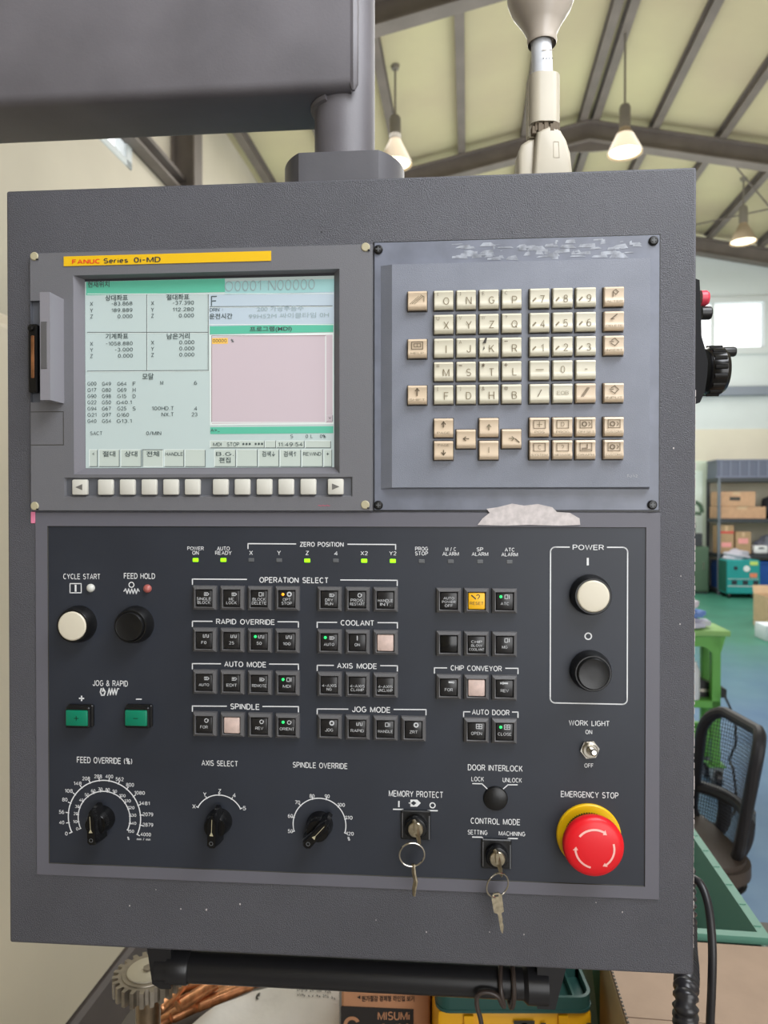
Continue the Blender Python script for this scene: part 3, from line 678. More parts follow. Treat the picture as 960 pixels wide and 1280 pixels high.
for u in (.28, .72):
    MB().tube(smooth_path([bow(u, .66) - nrm * .02, bow(u, .9) - nrm * .03, Vector((bl(u, 1).x, bl(u, 1).y, .40)) - ay * .04, Vector((bl(u, 1).x, bl(u, 1).y, .355)) + ay * .05]), .022, M_chair, 10).build('back_support', t)
MB().lathe([(.05, .338), (.03, .31), (.03, .2), (.038, .19), (.038, .10), (.06, .09)], (sc.x, sc.y, 0), (0, 0, 1), M_chair, 20).build('gas_column', t)
for k in range(5):
    a = R(72 * k + 20); e = Vector((math.cos(a), math.sin(a), 0)); c = Vector((sc.x, sc.y, 0))
    MB().tube([c + Vector((0, 0, .11)), c + e * .15 + Vector((0, 0, .10)), c + e * .29 + Vector((0, 0, .075))], [.03, .025, .018], M_chair, 8).build('leg', t)
    MB().lathe([(.022, -.022), (.027, -.016), (.027, .016), (.022, .022)], c + e * .29 + Vector((0, 0, .0275)), e.cross(Vector((0, 0, 1))), M_black, 16).build('castor', t)

# ================================================================== BENCH AND THINGS BELOW THE PENDANT
M_bench = mat('dark bench top', (92, 87, 82), .6, var=(8, .15))
BZ = .60
t = thing('workbench', 'dark workbench below the control panel carrying boxes and bins', 'workbench', hall(0, 0, 0), RZ)
MB().box((-.60, .60, BZ - .04), (.68, 1.62, BZ), M_bench, .004).build('bench_top', t)
for x in (-.57, .60):
    for y in (.63, 1.54): MB().box((x, y, 0), (x + .05, y + .05, BZ - .04), M_rack).build('leg', t)
# cardboard box (right)
t = thing('cardboard_box', 'large closed brown cardboard box under the right end of the panel', 'box', hall(.184, .70, BZ), RZ)
M_boxr = mat('tan cardboard', (168, 144, 124), .75, var=(20, .05), bump=(260, .06, .001))
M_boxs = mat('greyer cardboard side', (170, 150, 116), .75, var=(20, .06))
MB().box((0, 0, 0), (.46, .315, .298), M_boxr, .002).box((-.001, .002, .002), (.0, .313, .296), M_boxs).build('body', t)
MB().box((0, 0, .2985), (.46, .155, .3015), M_boxr).build('flap', t); MB().box((0, .157, .2985), (.46, .315, .3015), M_boxr).build('flap', t)
mb = MB()
for k in range(46): mb.box((.0, .003 + k * .0068, .2975), (.002, .006 + k * .0068, .3022), M_darkink)
mb.build('perforation', t)
# green bin (right)
M_bin = mat('sea green plastic', (96, 146, 128), .45)
M_binin = mat('lightened sea green plastic', (112, 152, 140), .5)  # inside walls lightened in colour to offset the shade in the bin
def open_bin(t, w_, dp, h, m, mi, rim=.014, taper=.02):
    o = [(-w_ / 2, 0), (w_ / 2, 0), (w_ / 2, dp), (-w_ / 2, dp)]
    def ring(ins, z): return [Vector((x + (ins if x < 0 else -ins), y + (ins if y == 0 else -ins), z)) for x, y in o]
    q = [[0, 1, 5, 4], [1, 2, 6, 5], [2, 3, 7, 6], [3, 0, 4, 7]]
    mb = MB()
    mb.add(ring(taper + .01, 0) + ring(rim * .55, h - .02), q, m); mb.add(ring(taper + .01, 0), [[0, 3, 2, 1]], m)
    mb.add(ring(taper + .014, .004) + ring(rim, h), q, mi); mb.add(ring(taper + .014, .004), [[0, 1, 2, 3]], mi)
    mb.build('body', t, recalc=False)
    mb = MB(); mb.add(ring(0, h) + ring(rim, h), q, m); mb.add(ring(0, h - .010) + ring(0, h), q, m); mb.add(ring(0, h - .022) + ring(rim * .55, h - .022), q, m)
    for k in range(9):
        y = dp * (k + .5) / 9
        mb.box((w_ / 2 - rim * .9, y - .001, h - .0005), (w_ / 2 - rim * .2, y + .001, h + .0012), m)
    mb.build('rim', t, recalc=False)
t = thing('storage_bin', 'open sea green plastic bin behind the large cardboard box, near the chair', 'bin', hall(.29, 1.03, BZ), RZ, 'green plastic bins')
open_bin(t, .25, .50, .305, M_bin, M_binin, .013, .03)
# yellow crate with green bin on it
M_ycr = mat('yellow crate plastic', (240, 176, 18), .45)
M_bin2 = mat('bottle green plastic', (42, 82, 76), .45)
cx0, cx1, cy = at(546, 1260, .915).x, at(741, 1260, .915).x, .915
ztop = at(600, 1264, .915).z
t = thing('storage_crate', 'yellow plastic crate with black lettering under the bottle green bin', 'crate', ((cx0 + cx1) / 2, cy, BZ), 0)
wv = (cx1 - cx0) / 2; hv = ztop - BZ
mb = MB(); mb.box((-wv, 0, 0), (wv, .30, hv), M_ycr, .008, 2)
for x in (-wv + .035, wv - .045): mb.box((x, -.004, .01), (x + .012, 0, hv - .004), M_ycr)
mb.text('TL I', (.048, -.0045, hv - .03), (1, 0, 0), (0, 0, 1), .10, .042, M_darkink, .02); mb.build('body', t)
t = thing('storage_bin', 'bottle green plastic bin on top of the yellow crate', 'bin', ((cx0 + cx1) / 2, cy - .004, ztop), 0, 'green plastic bins')
mb = MB(); gh = .022
mb.prism(rrect(2 * wv + .002, .30, .018, 5, 0, .15), (0, 0, 0), (1, 0, 0), (0, 1, 0), (0, 0, 1), 0, .004, M_bin2)
mb.prism(rrect(2 * wv - .012, .288, .016, 5, 0, .15), (0, 0, 0), (1, 0, 0), (0, 1, 0), (0, 0, 1), .004, .007, M_bin2); mb.build('base', t)
mb = MB(); rr = rrect(2 * wv, .298, .018, 6, 0, .15); ri = rrect(2 * wv - .008, .29, .015, 6, 0, .15); n = len(rr)
Vv = [Vector((x, y, z)) for (z, L_) in ((.004, rr), (.02, rr), (.02, ri), (.007, ri)) for x, y in L_]
mb.add(Vv, [[j * n + i, j * n + (i + 1) % n, (j + 1) * n + (i + 1) % n, (j + 1) * n + i] for j in range(3) for i in range(n)], M_bin2)
for x in (-wv * .72, -wv * .15, wv * .45, wv * .75): mb.box((x, .004, .006), (x + .003, .06, .018), M_bin2)
mb.box((-wv + .004, .06, .006), (wv - .004, .064, .07), M_bin2); mb.box((-wv + .004, .28, .006), (wv - .004, .284, .12), M_bin2).box((wv - .008, .06, .006), (wv - .004, .284, .10), M_bin2).box((-wv + .004, .06, .006), (-wv + .008, .284, .10), M_bin2)
mb.build('rim', t)
# brown shop box with print
bx0, bx1, by = at(427, 1260, 1.0).x, .0655, 1.0
M_kraft = mat('kraft cardboard', (186, 134, 98), .75, var=(25, .06))
M_kblack = mat('black print', (38, 33, 30), .65)
t = thing('cardboard_box', 'kraft cardboard box with a black printed brand panel, between white parcel and yellow crate', 'box', ((bx0 + bx1) / 2, by, BZ), 0)
wv = (bx1 - bx0) / 2
mb = MB(); mb.box((-wv, 0, 0), (wv, .2, .32), M_kraft, .003)
def bp(px, py): q = at(px, py, by); return Vector((q.x - (bx0 + bx1) / 2, -.0008, q.z - BZ))
a, b_ = bp(426, 1257), bp(518, 1330)
mb.poly([bp(426, 1257), bp(517, 1261), bp(517, 1340), bp(426, 1340)], M_kblack)
EX, EZ = Vector((1, 0, 0)), Vector((0, 0, 1)); off = Vector((0, -.0006, 0))
mpx = by / FPX
mb.text('MISUMi', bp(492, 1269) + off, EX, EZ, 40 * mpx, 11 * mpx, M_kraft, .02)
mb.text('경제형', bp(492, 1289) + off, EX, EZ, 56 * mpx, 21 * mpx, M_kraft, .02)
mb.text('◀', bp(448.5, 1246) + off, EX, EZ, 4 * mpx, 5 * mpx, M_kblack)
mb.text('원가절감 경제형 라인업 보기', bp(485, 1247.5) + off, EX, EZ, 66 * mpx, 7.5 * mpx, M_kblack, .02)
c = bp(440, 1280) + off
ar = arcpts(c, EX, EZ, 10.5 * mpx, R(25), R(335), 24); ai = arcpts(c, EX, EZ, 6 * mpx, R(25), R(335), 24)
for i in range(24): mb.poly([ar[i], ar[i + 1], ai[i + 1], ai[i]], M_kraft)
mb.poly([c + EX * 10.5 * mpx - EZ * 5 * mpx, c + EX * 2 * mpx - EZ * 1.0 * mpx, c + EX * 2 * mpx - EZ * 3 * mpx, c + EX * 6 * mpx - EZ * 4.5 * mpx], M_kraft)
mb.build('body', t, recalc=False)
# white parcel (paper-wrapped)
M_paper = mat('white wrapping paper', (222, 220, 216), .7, bump=(26, .35, .006), var=(20, .04))
t = thing('paper_parcel', 'crumpled white paper parcel with rows of small print left of the kraft box', 'parcel', (0, 0, 0))
lo = [at(225, 1292, 1.12), at(268, 1258, 1.16), at(315, 1233, 1.22), at(370, 1221, 1.23), at(424, 1212, 1.23)]
ne = [at(215, 1420, .93), at(268, 1420, .93), at(315, 1420, .93), at(370, 1420, .93), at(424, 1420, .93)]
mb = MB(); Vt = []; nu, nv = 24, 16
def lerpl(Ls, u):
    k = u * (len(Ls) - 1); i = min(int(k), len(Ls) - 2); return Ls[i].lerp(Ls[i + 1], k - i)
for i in range(nu + 1):
    for j in range(nv + 1):
        u, v = i / nu, j / nv; q = lerpl(lo, u).lerp(lerpl(ne, u), v)
        q.z += .006 * math.sin(9 * u + 3 * v) * math.sin(7 * v + 1) ; q.z = max(q.z, BZ + .01)
        if i == 0 or j == 0 or i == nu or j == nv: q.z -= .004
        if u > .98: q.x = min(q.x, bx0 - .004)
        q.x = min(q.x, bx0 - .004)
        Vt.append(q)
Vb = [Vector((q.x, q.y, BZ + .001)) for q in Vt]; nn = len(Vt); Fc = []
ix = lambda i, j: i * (nv + 1) + j
for i in range(nu):
    for j in range(nv):
        Fc.append([ix(i, j), ix(i + 1, j), ix(i + 1, j + 1), ix(i, j + 1)]); Fc.append([nn + ix(i, j), nn + ix(i, j + 1), nn + ix(i + 1, j + 1), nn + ix(i + 1, j)])
for i in range(nu):
    for j in (0, nv): Fc.append([ix(i, j), nn + ix(i, j), nn + ix(i + 1, j), ix(i + 1, j)])
for j in range(nv):
    for i in (0, nu): Fc.append([ix(i, j), ix(i, j + 1), nn + ix(i, j + 1), nn + ix(i, j)])
mb.add(Vt + Vb, Fc, M_paper)
def surf(u, v):
    fu, fv = u * nu, v * nv; i, j = min(int(fu), nu - 1), min(int(fv), nv - 1); a, b2 = fu - i, fv - j
    return Vt[ix(i, j)].lerp(Vt[ix(i + 1, j)], a).lerp(Vt[ix(i, j + 1)].lerp(Vt[ix(i + 1, j + 1)], a), b2) + Vector((0, 0, .0012))
rn = random.Random(4)
def ink(u0, v0, u1, v1, w_):
    p0, p1 = surf(u0, v0), surf(u1, v1); q = (p1 - p0).cross(Vector((0, 0, 1))).normalized() * w_; mb.poly([p0 - q, p0 + q, p1 + q, p1 - q], M_darkink)
for row in range(5):
    for k in range(18):
        if rn.random() < .2: continue
        u = .76 + k * .0125; v = .03 + row * .035 + (k * .0022)
        for s_ in range(3):
            du, dv = rn.uniform(-.003, .003), rn.uniform(-.008, .008)
            ink(u + du, v + dv, u + du + rn.uniform(-.004, .004), v + dv + rn.uniform(.004, .010), .0006)
for (a, b2, c, e) in ((.545, .045, .53, .06), (.53, .06, .525, .085), (.525, .085, .535, .10), (.53, .065, .545, .07)): ink(a, b2, c, e, .0016)
mb.build('wrapping', t)
# copper rods heap
rods = []
rn = random.Random(11)
rodspec = [(200, 1262, 300, 1226, 0), (214, 1272, 318, 1224, 2), (230, 1250, 342, 1222, 1), (206, 1240, 262, 1228, 0), (196, 1282, 262, 1240, 1), (222, 1258, 270, 1229, 4), (246, 1258, 316, 1229, 3), (198, 1262, 232, 1226, 5)]
for i, (x0, y0, x1, y1, lv) in enumerate(rodspec):
    zz = BZ + .011 + lv * .019
    def onz(px, py, z): r = ray(px, py); return CAM + r * ((z - CAM.z) / r.z)
    a, b2 = onz(x0, y0, zz), onz(x1, y1, zz)
    e = (b2 - a)
    if e.length > .24: b2 = a + e.normalized() * .24
    o = MB().tube([a, a.lerp(b2, .03), a.lerp(b2, .97), b2], [.008, .010, .010, .008], M_copper, 14).build('copper_rod')
    tag(o, 'short copper rod in the heap between the gear and the white parcel', 'copper rod', 'copper rods in a heap')
# gear on shaft
gc = at(185, 1214, .85)
t = thing('gear_shaft', 'steel spur gear lying flat on a vertical shaft under the left end of the panel', 'gear', (gc.x, gc.y, BZ), 0)
poly = []; nt_ = 22
for k in range(nt_):
    for (f, r) in ((-.30, .034), (-.20, .0405), (.20, .0405), (.30, .034)):
        a = 2 * math.pi * (k + f) / nt_; poly.append((r * math.cos(a), r * math.sin(a)))
M_gear = mat('grey gear steel', (150, 142, 130), .42, .8, var=(60, .15))
gz = gc.z - BZ
MB().prism(poly, (0, 0, 0), (1, 0, 0), (0, 1, 0), (0, 0, 1), gz - .018, gz, M_gear).lathe([(.030, gz), (.0295, gz + .001)], (0, 0, 0), (0, 0, 1), M_gear, 32).build('gear', t)
MB().lathe([(.024, gz + .001), (.024, gz + .0025), (.023, gz + .003)], (0, 0, 0), (0, 0, 1), mat('pale washer', (206, 200, 184), .45, .5), 32).lathe([(.006, gz + .003), (.006, gz + .005)], (0, 0, 0), (0, 0, 1), M_gear, 6).build('washer', t)
MB().lathe([(.024, 0), (.024, .02), (.0145, .021), (.0145, gz - .018)], (0, 0, 0), (0, 0, 1), mat('oily steel shaft', (128, 112, 92), .3, .9, var=(40, .25)), 32).build('shaft', t)

# ================================================================== SUPPORT ARM
arm = thing('support_arm', 'grey steel boom with round post holding the control panel from above', 'arm', (0, 0, 0))
zb = at(0, 131, .64).z + .0165
pp = PC + PX * (Q(431, 150, -.083)[0]) + PY * .083
HT = 0.6511 / 2
ztopP = PC.z + HT
ayaw = R(-4.8); AX = Vector((math.cos(ayaw), math.sin(ayaw), 0)); AY = Vector((-math.sin(ayaw), math.cos(ayaw), 0))
mb = MB()
bm = bmesh.new(); bmesh.ops.create_cube(bm, size=1)
for v in bm.verts: v.co = Vector((-.46 if v.co.x < 0 else .010, v.co.y * .076, 0 if v.co.z < 0 else .15))
bmesh.ops.bevel(bm, geom=[e for e in bm.edges if abs((e.verts[0].co - e.verts[1].co).x) > .1], offset=.009, segments=4, affect='EDGES', profile=.5)
for v in bm.verts:
    c = v.co.copy(); v.co = pp + AX * (c.x * (1.4 if c.x < -.1 else 1)) + AY * c.y + Vector((0, 0, zb - pp.z + c.z))
mb._bm(bm, M_arm); mb.build('boom', arm)
MB().lathe([(.0285, ztopP + .03 - pp.z), (.0285, .62)], pp, (0, 0, 1), M_arm, 48).build('post', arm)
wp = []
for k in range(25):
    a = R(180 + k * 180 / 24); wp.append(pp + (AX * .0 + AX * (-.004 + .0295 * math.cos(a) * .2) ) + AY * (.0295 * math.sin(a)) + Vector((0, 0, zb - pp.z + .002)))
MB().tube([pp + AX * (-.0285 * math.cos(R(a)) ) - AY * (.0285 * math.sin(R(a))) * 1.0 + Vector((0, 0, zb - pp.z - .001)) for a in range(-20, 70, 6)], .004, M_arm, 8).tube([pp + AX * .0125 - AY * .0335 + Vector((0, 0, zb - pp.z + h_)) for h_ in (-.001, .004, .05, .10, .149)], [.0015, .0045, .005, .005, .005], M_arm, 8).build('weld_bead', arm)
fr = .0565; fl = []
for k in range(64):
    a = 2 * math.pi * k / 64; x, y = fr * math.cos(a), fr * math.sin(a); fl.append((x, max(y, -.044)))
mb = MB(); e1, e2 = PX, PY
mb.prism(fl, Vector((pp.x, pp.y, 0)), e1, e2, (0, 0, 1), ztopP, ztopP + .0425, M_house2)
mb.build('flange', arm)

# ================================================================== BEIGE LAMP ARM ON TOP
M_beige = mat('beige plastic', (176, 168, 150), .38, var=(30, .05))
M_beigeg = mat('glossy taupe plastic', (176, 166, 154), .28, coat=.1)
M_wtube = mat('white tube', (208, 211, 216), .35)
ld = -.035
def LP(px, py): u, v = Q(px, py, ld); return PC + PX * u - PY * ld + Vector((0, 0, v))
kk = (PC - PY * ld - CAM).dot(PY) / FPX
lamp = thing('lamp_arm', 'beige jointed lamp arm with flared shade standing on the panel top', 'lamp', (LP(680, 213).x, LP(680, 213).y, ztopP))
o0 = Vector(lamp.location)
def ll(px, py): return LP(px, py) - o0
# shade
c = ll(677.5, 56)
prof = [(17 * kk, 0), (18 * kk, 3 * kk), (17.5 * kk, 10 * kk), (24 * kk, 24 * kk), (36 * kk, 42 * kk), (41 * kk, 56 * kk), (42 * kk, 78 * kk), (40 * kk, 84 * kk), (39 * kk, 78 * kk), (34 * kk, 44 * kk), (15 * kk, 12 * kk), (14 * kk, 1 * kk)]
MB().lathe(prof, c, (-.02, 0, 1), M_beigeg, 40, cap=False).lathe([(13 * kk, 8 * kk), (13 * kk, 10 * kk)], c, (0, 0, 1), M_beige, 24).build('lamp_shade', lamp)
a, b2 = ll(677, 60), ll(679, 104)
mb = MB().lathe([(12.3 * kk, 0), (12.3 * kk, 62 * kk)], b2 - Vector((0, 0, 4 * kk)), a - b2, M_wtube, 32)
mb.text('—  —', ll(682, 71) - Vector((0, 12.6 * kk, 0)), EX, EZ, 14 * kk, 1 * kk, M_keyink).text('ᴡᴠʟʀᴋᴍ' if False else '- - - -', ll(682, 81) - Vector((0, 12.6 * kk, 0)), EX, EZ, 12 * kk, 1.6 * kk, M_darkink)
mb.build('tube', lamp)
mb = MB(); c0, c1 = ll(679, 160), ll(679, 99)
hp = rrect(37 * kk, 34 * kk, 12 * kk, 6)
mb.prism(hp, c0, (1, 0, 0), (0, 1, 0), (c1 - c0).normalized(), 0, (c1 - c0).length, M_beige)
mb.box(c0 + Vector((-19.5 * kk, -6 * kk, -14 * kk)), c0 + Vector((-10 * kk, 10 * kk, 60 * kk)), M_beige, 2 * kk)
mb.build('holder', lamp)
mb = MB()
rn = random.Random(2)
for k in range(9):
    q = ll(665 + k * 3.6, 166 + rn.uniform(-2, 2)); mb.box(q + Vector((-2.6 * kk, (-15.5 + rn.uniform(-1, 2)) * kk, -6 * kk)), q + Vector((2.6 * kk, 6 * kk, rn.uniform(3, 7) * kk)), mat('broken plastic', (104, 92, 76), .8), .5 * kk)
mb.build('broken_joint', lamp)
kn = [(-32, -8), (-32, 22), (-28, 32), (-18, 38), (-12, 40), (-5, 44), (4, 48), (10, 47), (17, 42), (24, 30), (29, 14), (33, -8)]
mb = MB(); c = ll(680, 213)
zlo = -c.z / kk - 4
kn1 = [(x * kk, y * kk) for x, y in kn]
kn1[0] = (kn1[0][0], -c.z); kn1[-1] = (kn1[-1][0], -c.z)
mb.bprism([(x, y) for x, y in kn1 if x > -18 * kk] + [(-17 * kk, -c.z)], c, (1, 0, 0), (0, 0, 1), (0, 1, 0), -16 * kk, 22 * kk, M_beige, 5 * kk)
mb.bprism([(-33 * kk, -c.z), (-33 * kk, 18 * kk), (-29 * kk, 29 * kk), (-20 * kk, 35 * kk), (-12 * kk, 36 * kk), (-12 * kk, -c.z)], c, (1, 0, 0), (0, 0, 1), (0, 1, 0), -8 * kk, 20 * kk, M_beige, 5 * kk)
for q0, q1 in (((8, 8), (8, 27)), ((8, 27), (14, 27)), ((14, 27), (15, 8)), ((8, 8), (15, 8))): mb.tube([c + Vector((q0[0] * kk, -16 * kk, q0[1] * kk)), c + Vector((q1[0] * kk, -16 * kk, q1[1] * kk))], .45 * kk, M_beige, 6)
mb.build('knuckle', lamp)

exec_pendant = True
# ================================================================== CONTROL PENDANT
PEND = thing('control_pendant', 'dark grey machine control panel with screen, keypad, buttons and knobs', 'control panel', PC, PYAW)
W2 = .29
mm = .001
# housing
HOUSING_LATER = True
# small marks: chipped white edge on the right, pink tape, white paint patch
mb = MB(); rn = random.Random(9); v = -HT + .02
while v < HT - .18:
    l = rn.uniform(.002, .012); w_ = rn.uniform(.0002, .0006); mb.pbox(W2 - .0006, W2 - .0006 + w_, v, v + l * .5, -.0018, -.0003, M_paint); v += l * .5 + rn.uniform(.0, .004)
for (x, y, z) in ((258, 1137, 3), (226, 1136, 2), (300, 1130, 2.5), (162, 1132, 2), (195, 1112, 1.5), (470, 1150, 1.5), (655, 1168, 2), (778, 1140, 2), (612, 1165, 1.5), (745, 1128, 1.5), (533, 1165, 2), (850, 780, 2), (842, 560, 2.5), (851, 720, 1.5), (402, 290, 2.5), (580, 232, 1.5), (188, 297, 1.5), (640, 290, 1.5)):
    u, v = Q(x, y); z *= .00022; mb.pbox(u - z, u + z, v - z * 1.4, v + z, -.0001, .00015, M_paint if y > 300 else M_black)
mb.build('chipped_edge', PEND)
u, v = Q(42, 647); MB().pbox(u - .0022, u + .0018, v - .005, v + .005, 0, .0008, M_pinktape, .0003).build('tape_scrap', PEND)

# ---- display unit
BD = .004
disp_c = [Q(38, 318, BD), Q(466.5, 304, BD), Q(464.5, 637, BD), Q(38.5, 639, BD)]
u0 = (disp_c[0][0] + disp_c[3][0]) / 2; u1 = (disp_c[1][0] + disp_c[2][0]) / 2; v1 = (disp_c[0][1] + disp_c[1][1]) / 2; v0 = (disp_c[2][1] + disp_c[3][1]) / 2
SD = -.0045
sa, sb = Q(106, 347, SD), Q(418, 584, SD)
s0u, s1u = sa[0], sb[0]; s1v = Q(262, 345.5, SD)[1]; s0v = Q(262, 585, SD)[1]
ra_, rb_ = Q(91.5, 342, BD), Q(424.5, 592, BD)
r0u, r1u = ra_[0], rb_[0]; r1v = Q(262, 340, BD)[1]; r0v = Q(262, 592.5, BD)[1]
mb = MB()
def frame(mb, o, i, d, m):      # ring between rectangles (u0,u1,v0,v1) at heights d[0] (outer), d[1] (inner)
    O = [S(o[0], o[2], d[0]), S(o[1], o[2], d[0]), S(o[1], o[3], d[0]), S(o[0], o[3], d[0])]; I = [S(i[0], i[2], d[1]), S(i[1], i[2], d[1]), S(i[1], i[3], d[1]), S(i[0], i[3], d[1])]
    mb.add(O + I, [[0, 1, 5, 4], [1, 2, 6, 5], [2, 3, 7, 6], [3, 0, 4, 7]], m)
out = (u0, u1, v0, v1); rec = (r0u, r1u, r0v, r1v); scr = (s0u, s1u, s0v, s1v)
M_slope = mat('bezel slope', (112, 110, 116), .5, bump=(1500, .2, .0006))
ka, kb = Q(80, 596, BD), Q(440.5, 622, BD)
ksu0, ksu1 = ka[0], kb[0]; ksv1 = Q(260, 596.5, BD)[1]; ksv0 = Q(260, 621, BD)[1]
# card-slot opening at the left edge
cu1 = Q(50, 430, BD)[0]; cv1 = Q(44, 376, BD)[1]; cv0 = Q(44, 503, BD)[1]
frame(mb, (u0 - .0006, u1 + .0006, v0 - .0006, v1 + .0006), out, (-.001, BD), M_bezel)
# face cut into plain rectangles around the two recesses and the slot opening
def fq(a, b, c, e): 
    if b - a > 1e-6 and e - c > 1e-6: mb.poly([S(a, c, BD), S(b, c, BD), S(b, e, BD), S(a, e, BD)], M_bezel)
fq(u0, u1, r1v, v1)
fq(u0, r0u, cv1, r1v); fq(cu1, r0u, cv0, cv1); fq(u0, r0u, r0v, cv0)
fq(r1u, u1, r0v, r1v)
fq(u0, u1, ksv1, r0v); fq(u0, ksu0, ksv0, ksv1); fq(ksu1, u1, ksv0, ksv1); fq(u0, u1, v0, ksv0)
frame(mb, rec, scr, (BD, SD), M_slope)
frame(mb, (ksu0, ksu1, ksv0, ksv1), (ksu0 + .0012, ksu1 - .0012, ksv0 + .0012, ksv1 - .0012), (BD, BD - .0025), M_bezel)
M_kstrip = mat('function key strip', (88, 90, 96), .5)
mb.poly([S(ksu0, ksv0, BD - .0024), S(ksu1, ksv0, BD - .0024), S(ksu1, ksv1, BD - .0024), S(ksu0, ksv1, BD - .0024)], M_kstrip)
# housing with the pocket the display unit sits in
hm = MB(); bm = bmesh.new(); bmesh.ops.create_cube(bm, size=1)
for v in bm.verts: v.co = Vector((v.co.x * 2 * W2, .0825 + v.co.y * .165, HT if v.co.z > 0 else -HT - .0027))
bmesh.ops.bevel(bm, geom=list(bm.edges), offset=.0022, segments=2, affect='EDGES', profile=.5)
bm.faces.ensure_lookup_table(); ff = max(bm.faces, key=lambda f: -f.calc_center_median().y + f.calc_area())
ff = [f for f in bm.faces if f.normal.y < -.99][0]
O_ = sorted([v.co.copy() for v in ff.verts], key=lambda c: math.atan2(c.z, c.x)); bm.faces.remove(ff); hm._bm(bm, M_house)
h0, h1, h2, h3 = u0 + .004, u1 - .004, v0 + .004, v1 - .004
I_ = [S(h0, h2, 0), S(h1, h2, 0), S(h1, h3, 0), S(h0, h3, 0)]; J_ = [c + Vector((0, .03, 0)) for c in I_]
hm.add(O_ + I_ + J_, [[0, 1, 5, 4], [1, 2, 6, 5], [2, 3, 7, 6], [3, 0, 4, 7], [4, 5, 9, 8], [5, 6, 10, 9], [6, 7, 11, 10], [7, 4, 8, 11], [8, 9, 10, 11]], M_house)
hm.build('housing', PEND, recalc=False)
# little cover panel outline below the slot
p0, p1 = Q(39, 515, BD), Q(79.5, 556, BD)
mb.pline([p0, (p1[0], p0[1]), p1, (p0[0], p1[1])], BD + .0002, .0006, M_darkink)
# slot opening walls
mb.add([S(u0, cv0, BD), S(cu1, cv0, BD), S(cu1, cv1, BD), S(u0, cv1, BD), S(u0, cv0, .0004), S(cu1, cv0, .0004), S(cu1, cv1, .0004), S(u0, cv1, .0004)], [[0, 1, 5, 4], [1, 2, 6, 5], [2, 3, 7, 6], [3, 0, 4, 7], [4, 5, 6, 7]], M_kstrip)
# red scuff
q = Q(405, 632, BD); mb.ptext('~~~', q[0], q[1], BD + .0002, .010, .0012, mat('red scuff', (178, 82, 104), .6))
DU = mb.build('display_unit', PEND, sharp=14, recalc=False)
# card slot cover door, hinged open; adapter
cd = Q(71, 372, BD); hu = Q(80, 430, BD)[0]
ct, cb_ = Q(56, 365, BD + .021)[1], Q(56, 500, BD + .021)[1]
fu0, fu1 = Q(50, 430, BD + .021)[0], Q(62.5, 430, BD + .021)[0]
mb = MB(); e = [(fu0, BD + .021), (fu1, BD + .021), (hu, BD), (hu - .006, BD)]
mb.add([S(a, cb_, d) for a, d in e] + [S(a, ct, d) for a, d in e], [[0, 1, 2, 3], [4, 7, 6, 5], [0, 4, 5, 1], [1, 5, 6, 2], [2, 6, 7, 3], [3, 7, 4, 0]], mat('pale grey door plastic', (134, 132, 138), .5))
g0, g1 = Q(51, 402, BD + .021), Q(59, 461, BD + .021)
mb.pbox(g0[0], g1[0], g1[1], g0[1], BD + .0205, BD + .0214, M_btn, .0003)
mb.build('card_door', DU)
a0, a1 = Q(37, 406, BD), Q(50, 491, BD)
mb = MB(); mb.pbox(a0[0], a1[0] - .001, a1[1], a0[1], .0006, BD + .003, M_black, .001)
mb.pbox(a0[0] + .0032, a1[0] - .0028, a1[1] + .012, a0[1] - .010, BD + .003, BD + .0042, M_copper, .0008)
mb.pbox(a0[0] + .001, a1[0] - .003, a0[1] - .006, a0[1] - .002, BD + .003, BD + .006, M_black, .001)
mb.build('card_adapter', DU)
# brand strip
ya, yb = Q(80, 326, BD), Q(339, 322, BD)
yc = Q(80.5, 321.5 + 4.5, BD); hgt = .0082
vm = (Q(80, 326, BD)[1] + Q(339, 321, BD)[1]) / 2
mb = MB(); mb.pbox(ya[0], yb[0], vm - hgt / 2, vm + hgt / 2, BD, BD + .0006, M_yellow)
q = Q(108, 326.5, BD); mb.ptext('FANUC', q[0], vm - .0006, BD + .0009, .0245, .0042, M_redink, .035)
q = Q(145.5, 326.5, BD); mb.ptext('Series', q[0], vm - .0006, BD + .0009, .0215, .0044, M_darkink, .03)
q = Q(184.5, 326.5, BD); mb.ptext('0i-MD', q[0], vm - .0006, BD + .0009, .0235, .0047, M_darkink, .03)
mb.build('brand_strip', DU)
# screw caps
for (px, py) in ((43, 320.5), (457, 309), (43.5, 632.5), (456.5, 631)):
    q = Q(px, py, BD); MB().plathe(q[0], q[1], [(.0036, BD - .001), (.0036, BD + .0004), (.003, BD + .0009)], M_beigecap, 20).pbox(q[0] + .0018, q[0] + .0036, q[1] - .0032, q[1] - .0022, BD, BD + .001, M_black).build('screw_cap', DU)
# function keys
for i, px in enumerate((99, 131.2, 158.6, 185.8, 213, 240, 275.2, 302.5, 330, 357.3, 385, 419.3)):
    kd = BD + .0022; q = Q(px, 610, kd); hw = .0066
    mb = MB().pbox(q[0] - hw, q[0] + hw, (ksv0 + ksv1) / 2 - hw, (ksv0 + ksv1) / 2 + hw, BD - .0024, kd, M_soft, .0012, 2)
    if i in (0, 11):
        sg = -1 if i == 0 else 1; vv = (ksv0 + ksv1) / 2
        mb.poly([S(q[0] - sg * .0028, vv - .0026, kd + .0002), S(q[0] + sg * .0034, vv, kd + .0002), S(q[0] - sg * .0028, vv + .0026, kd + .0002)], mat('grey arrow ink', (104, 102, 98), .6))
    mb.build('function_key', DU)
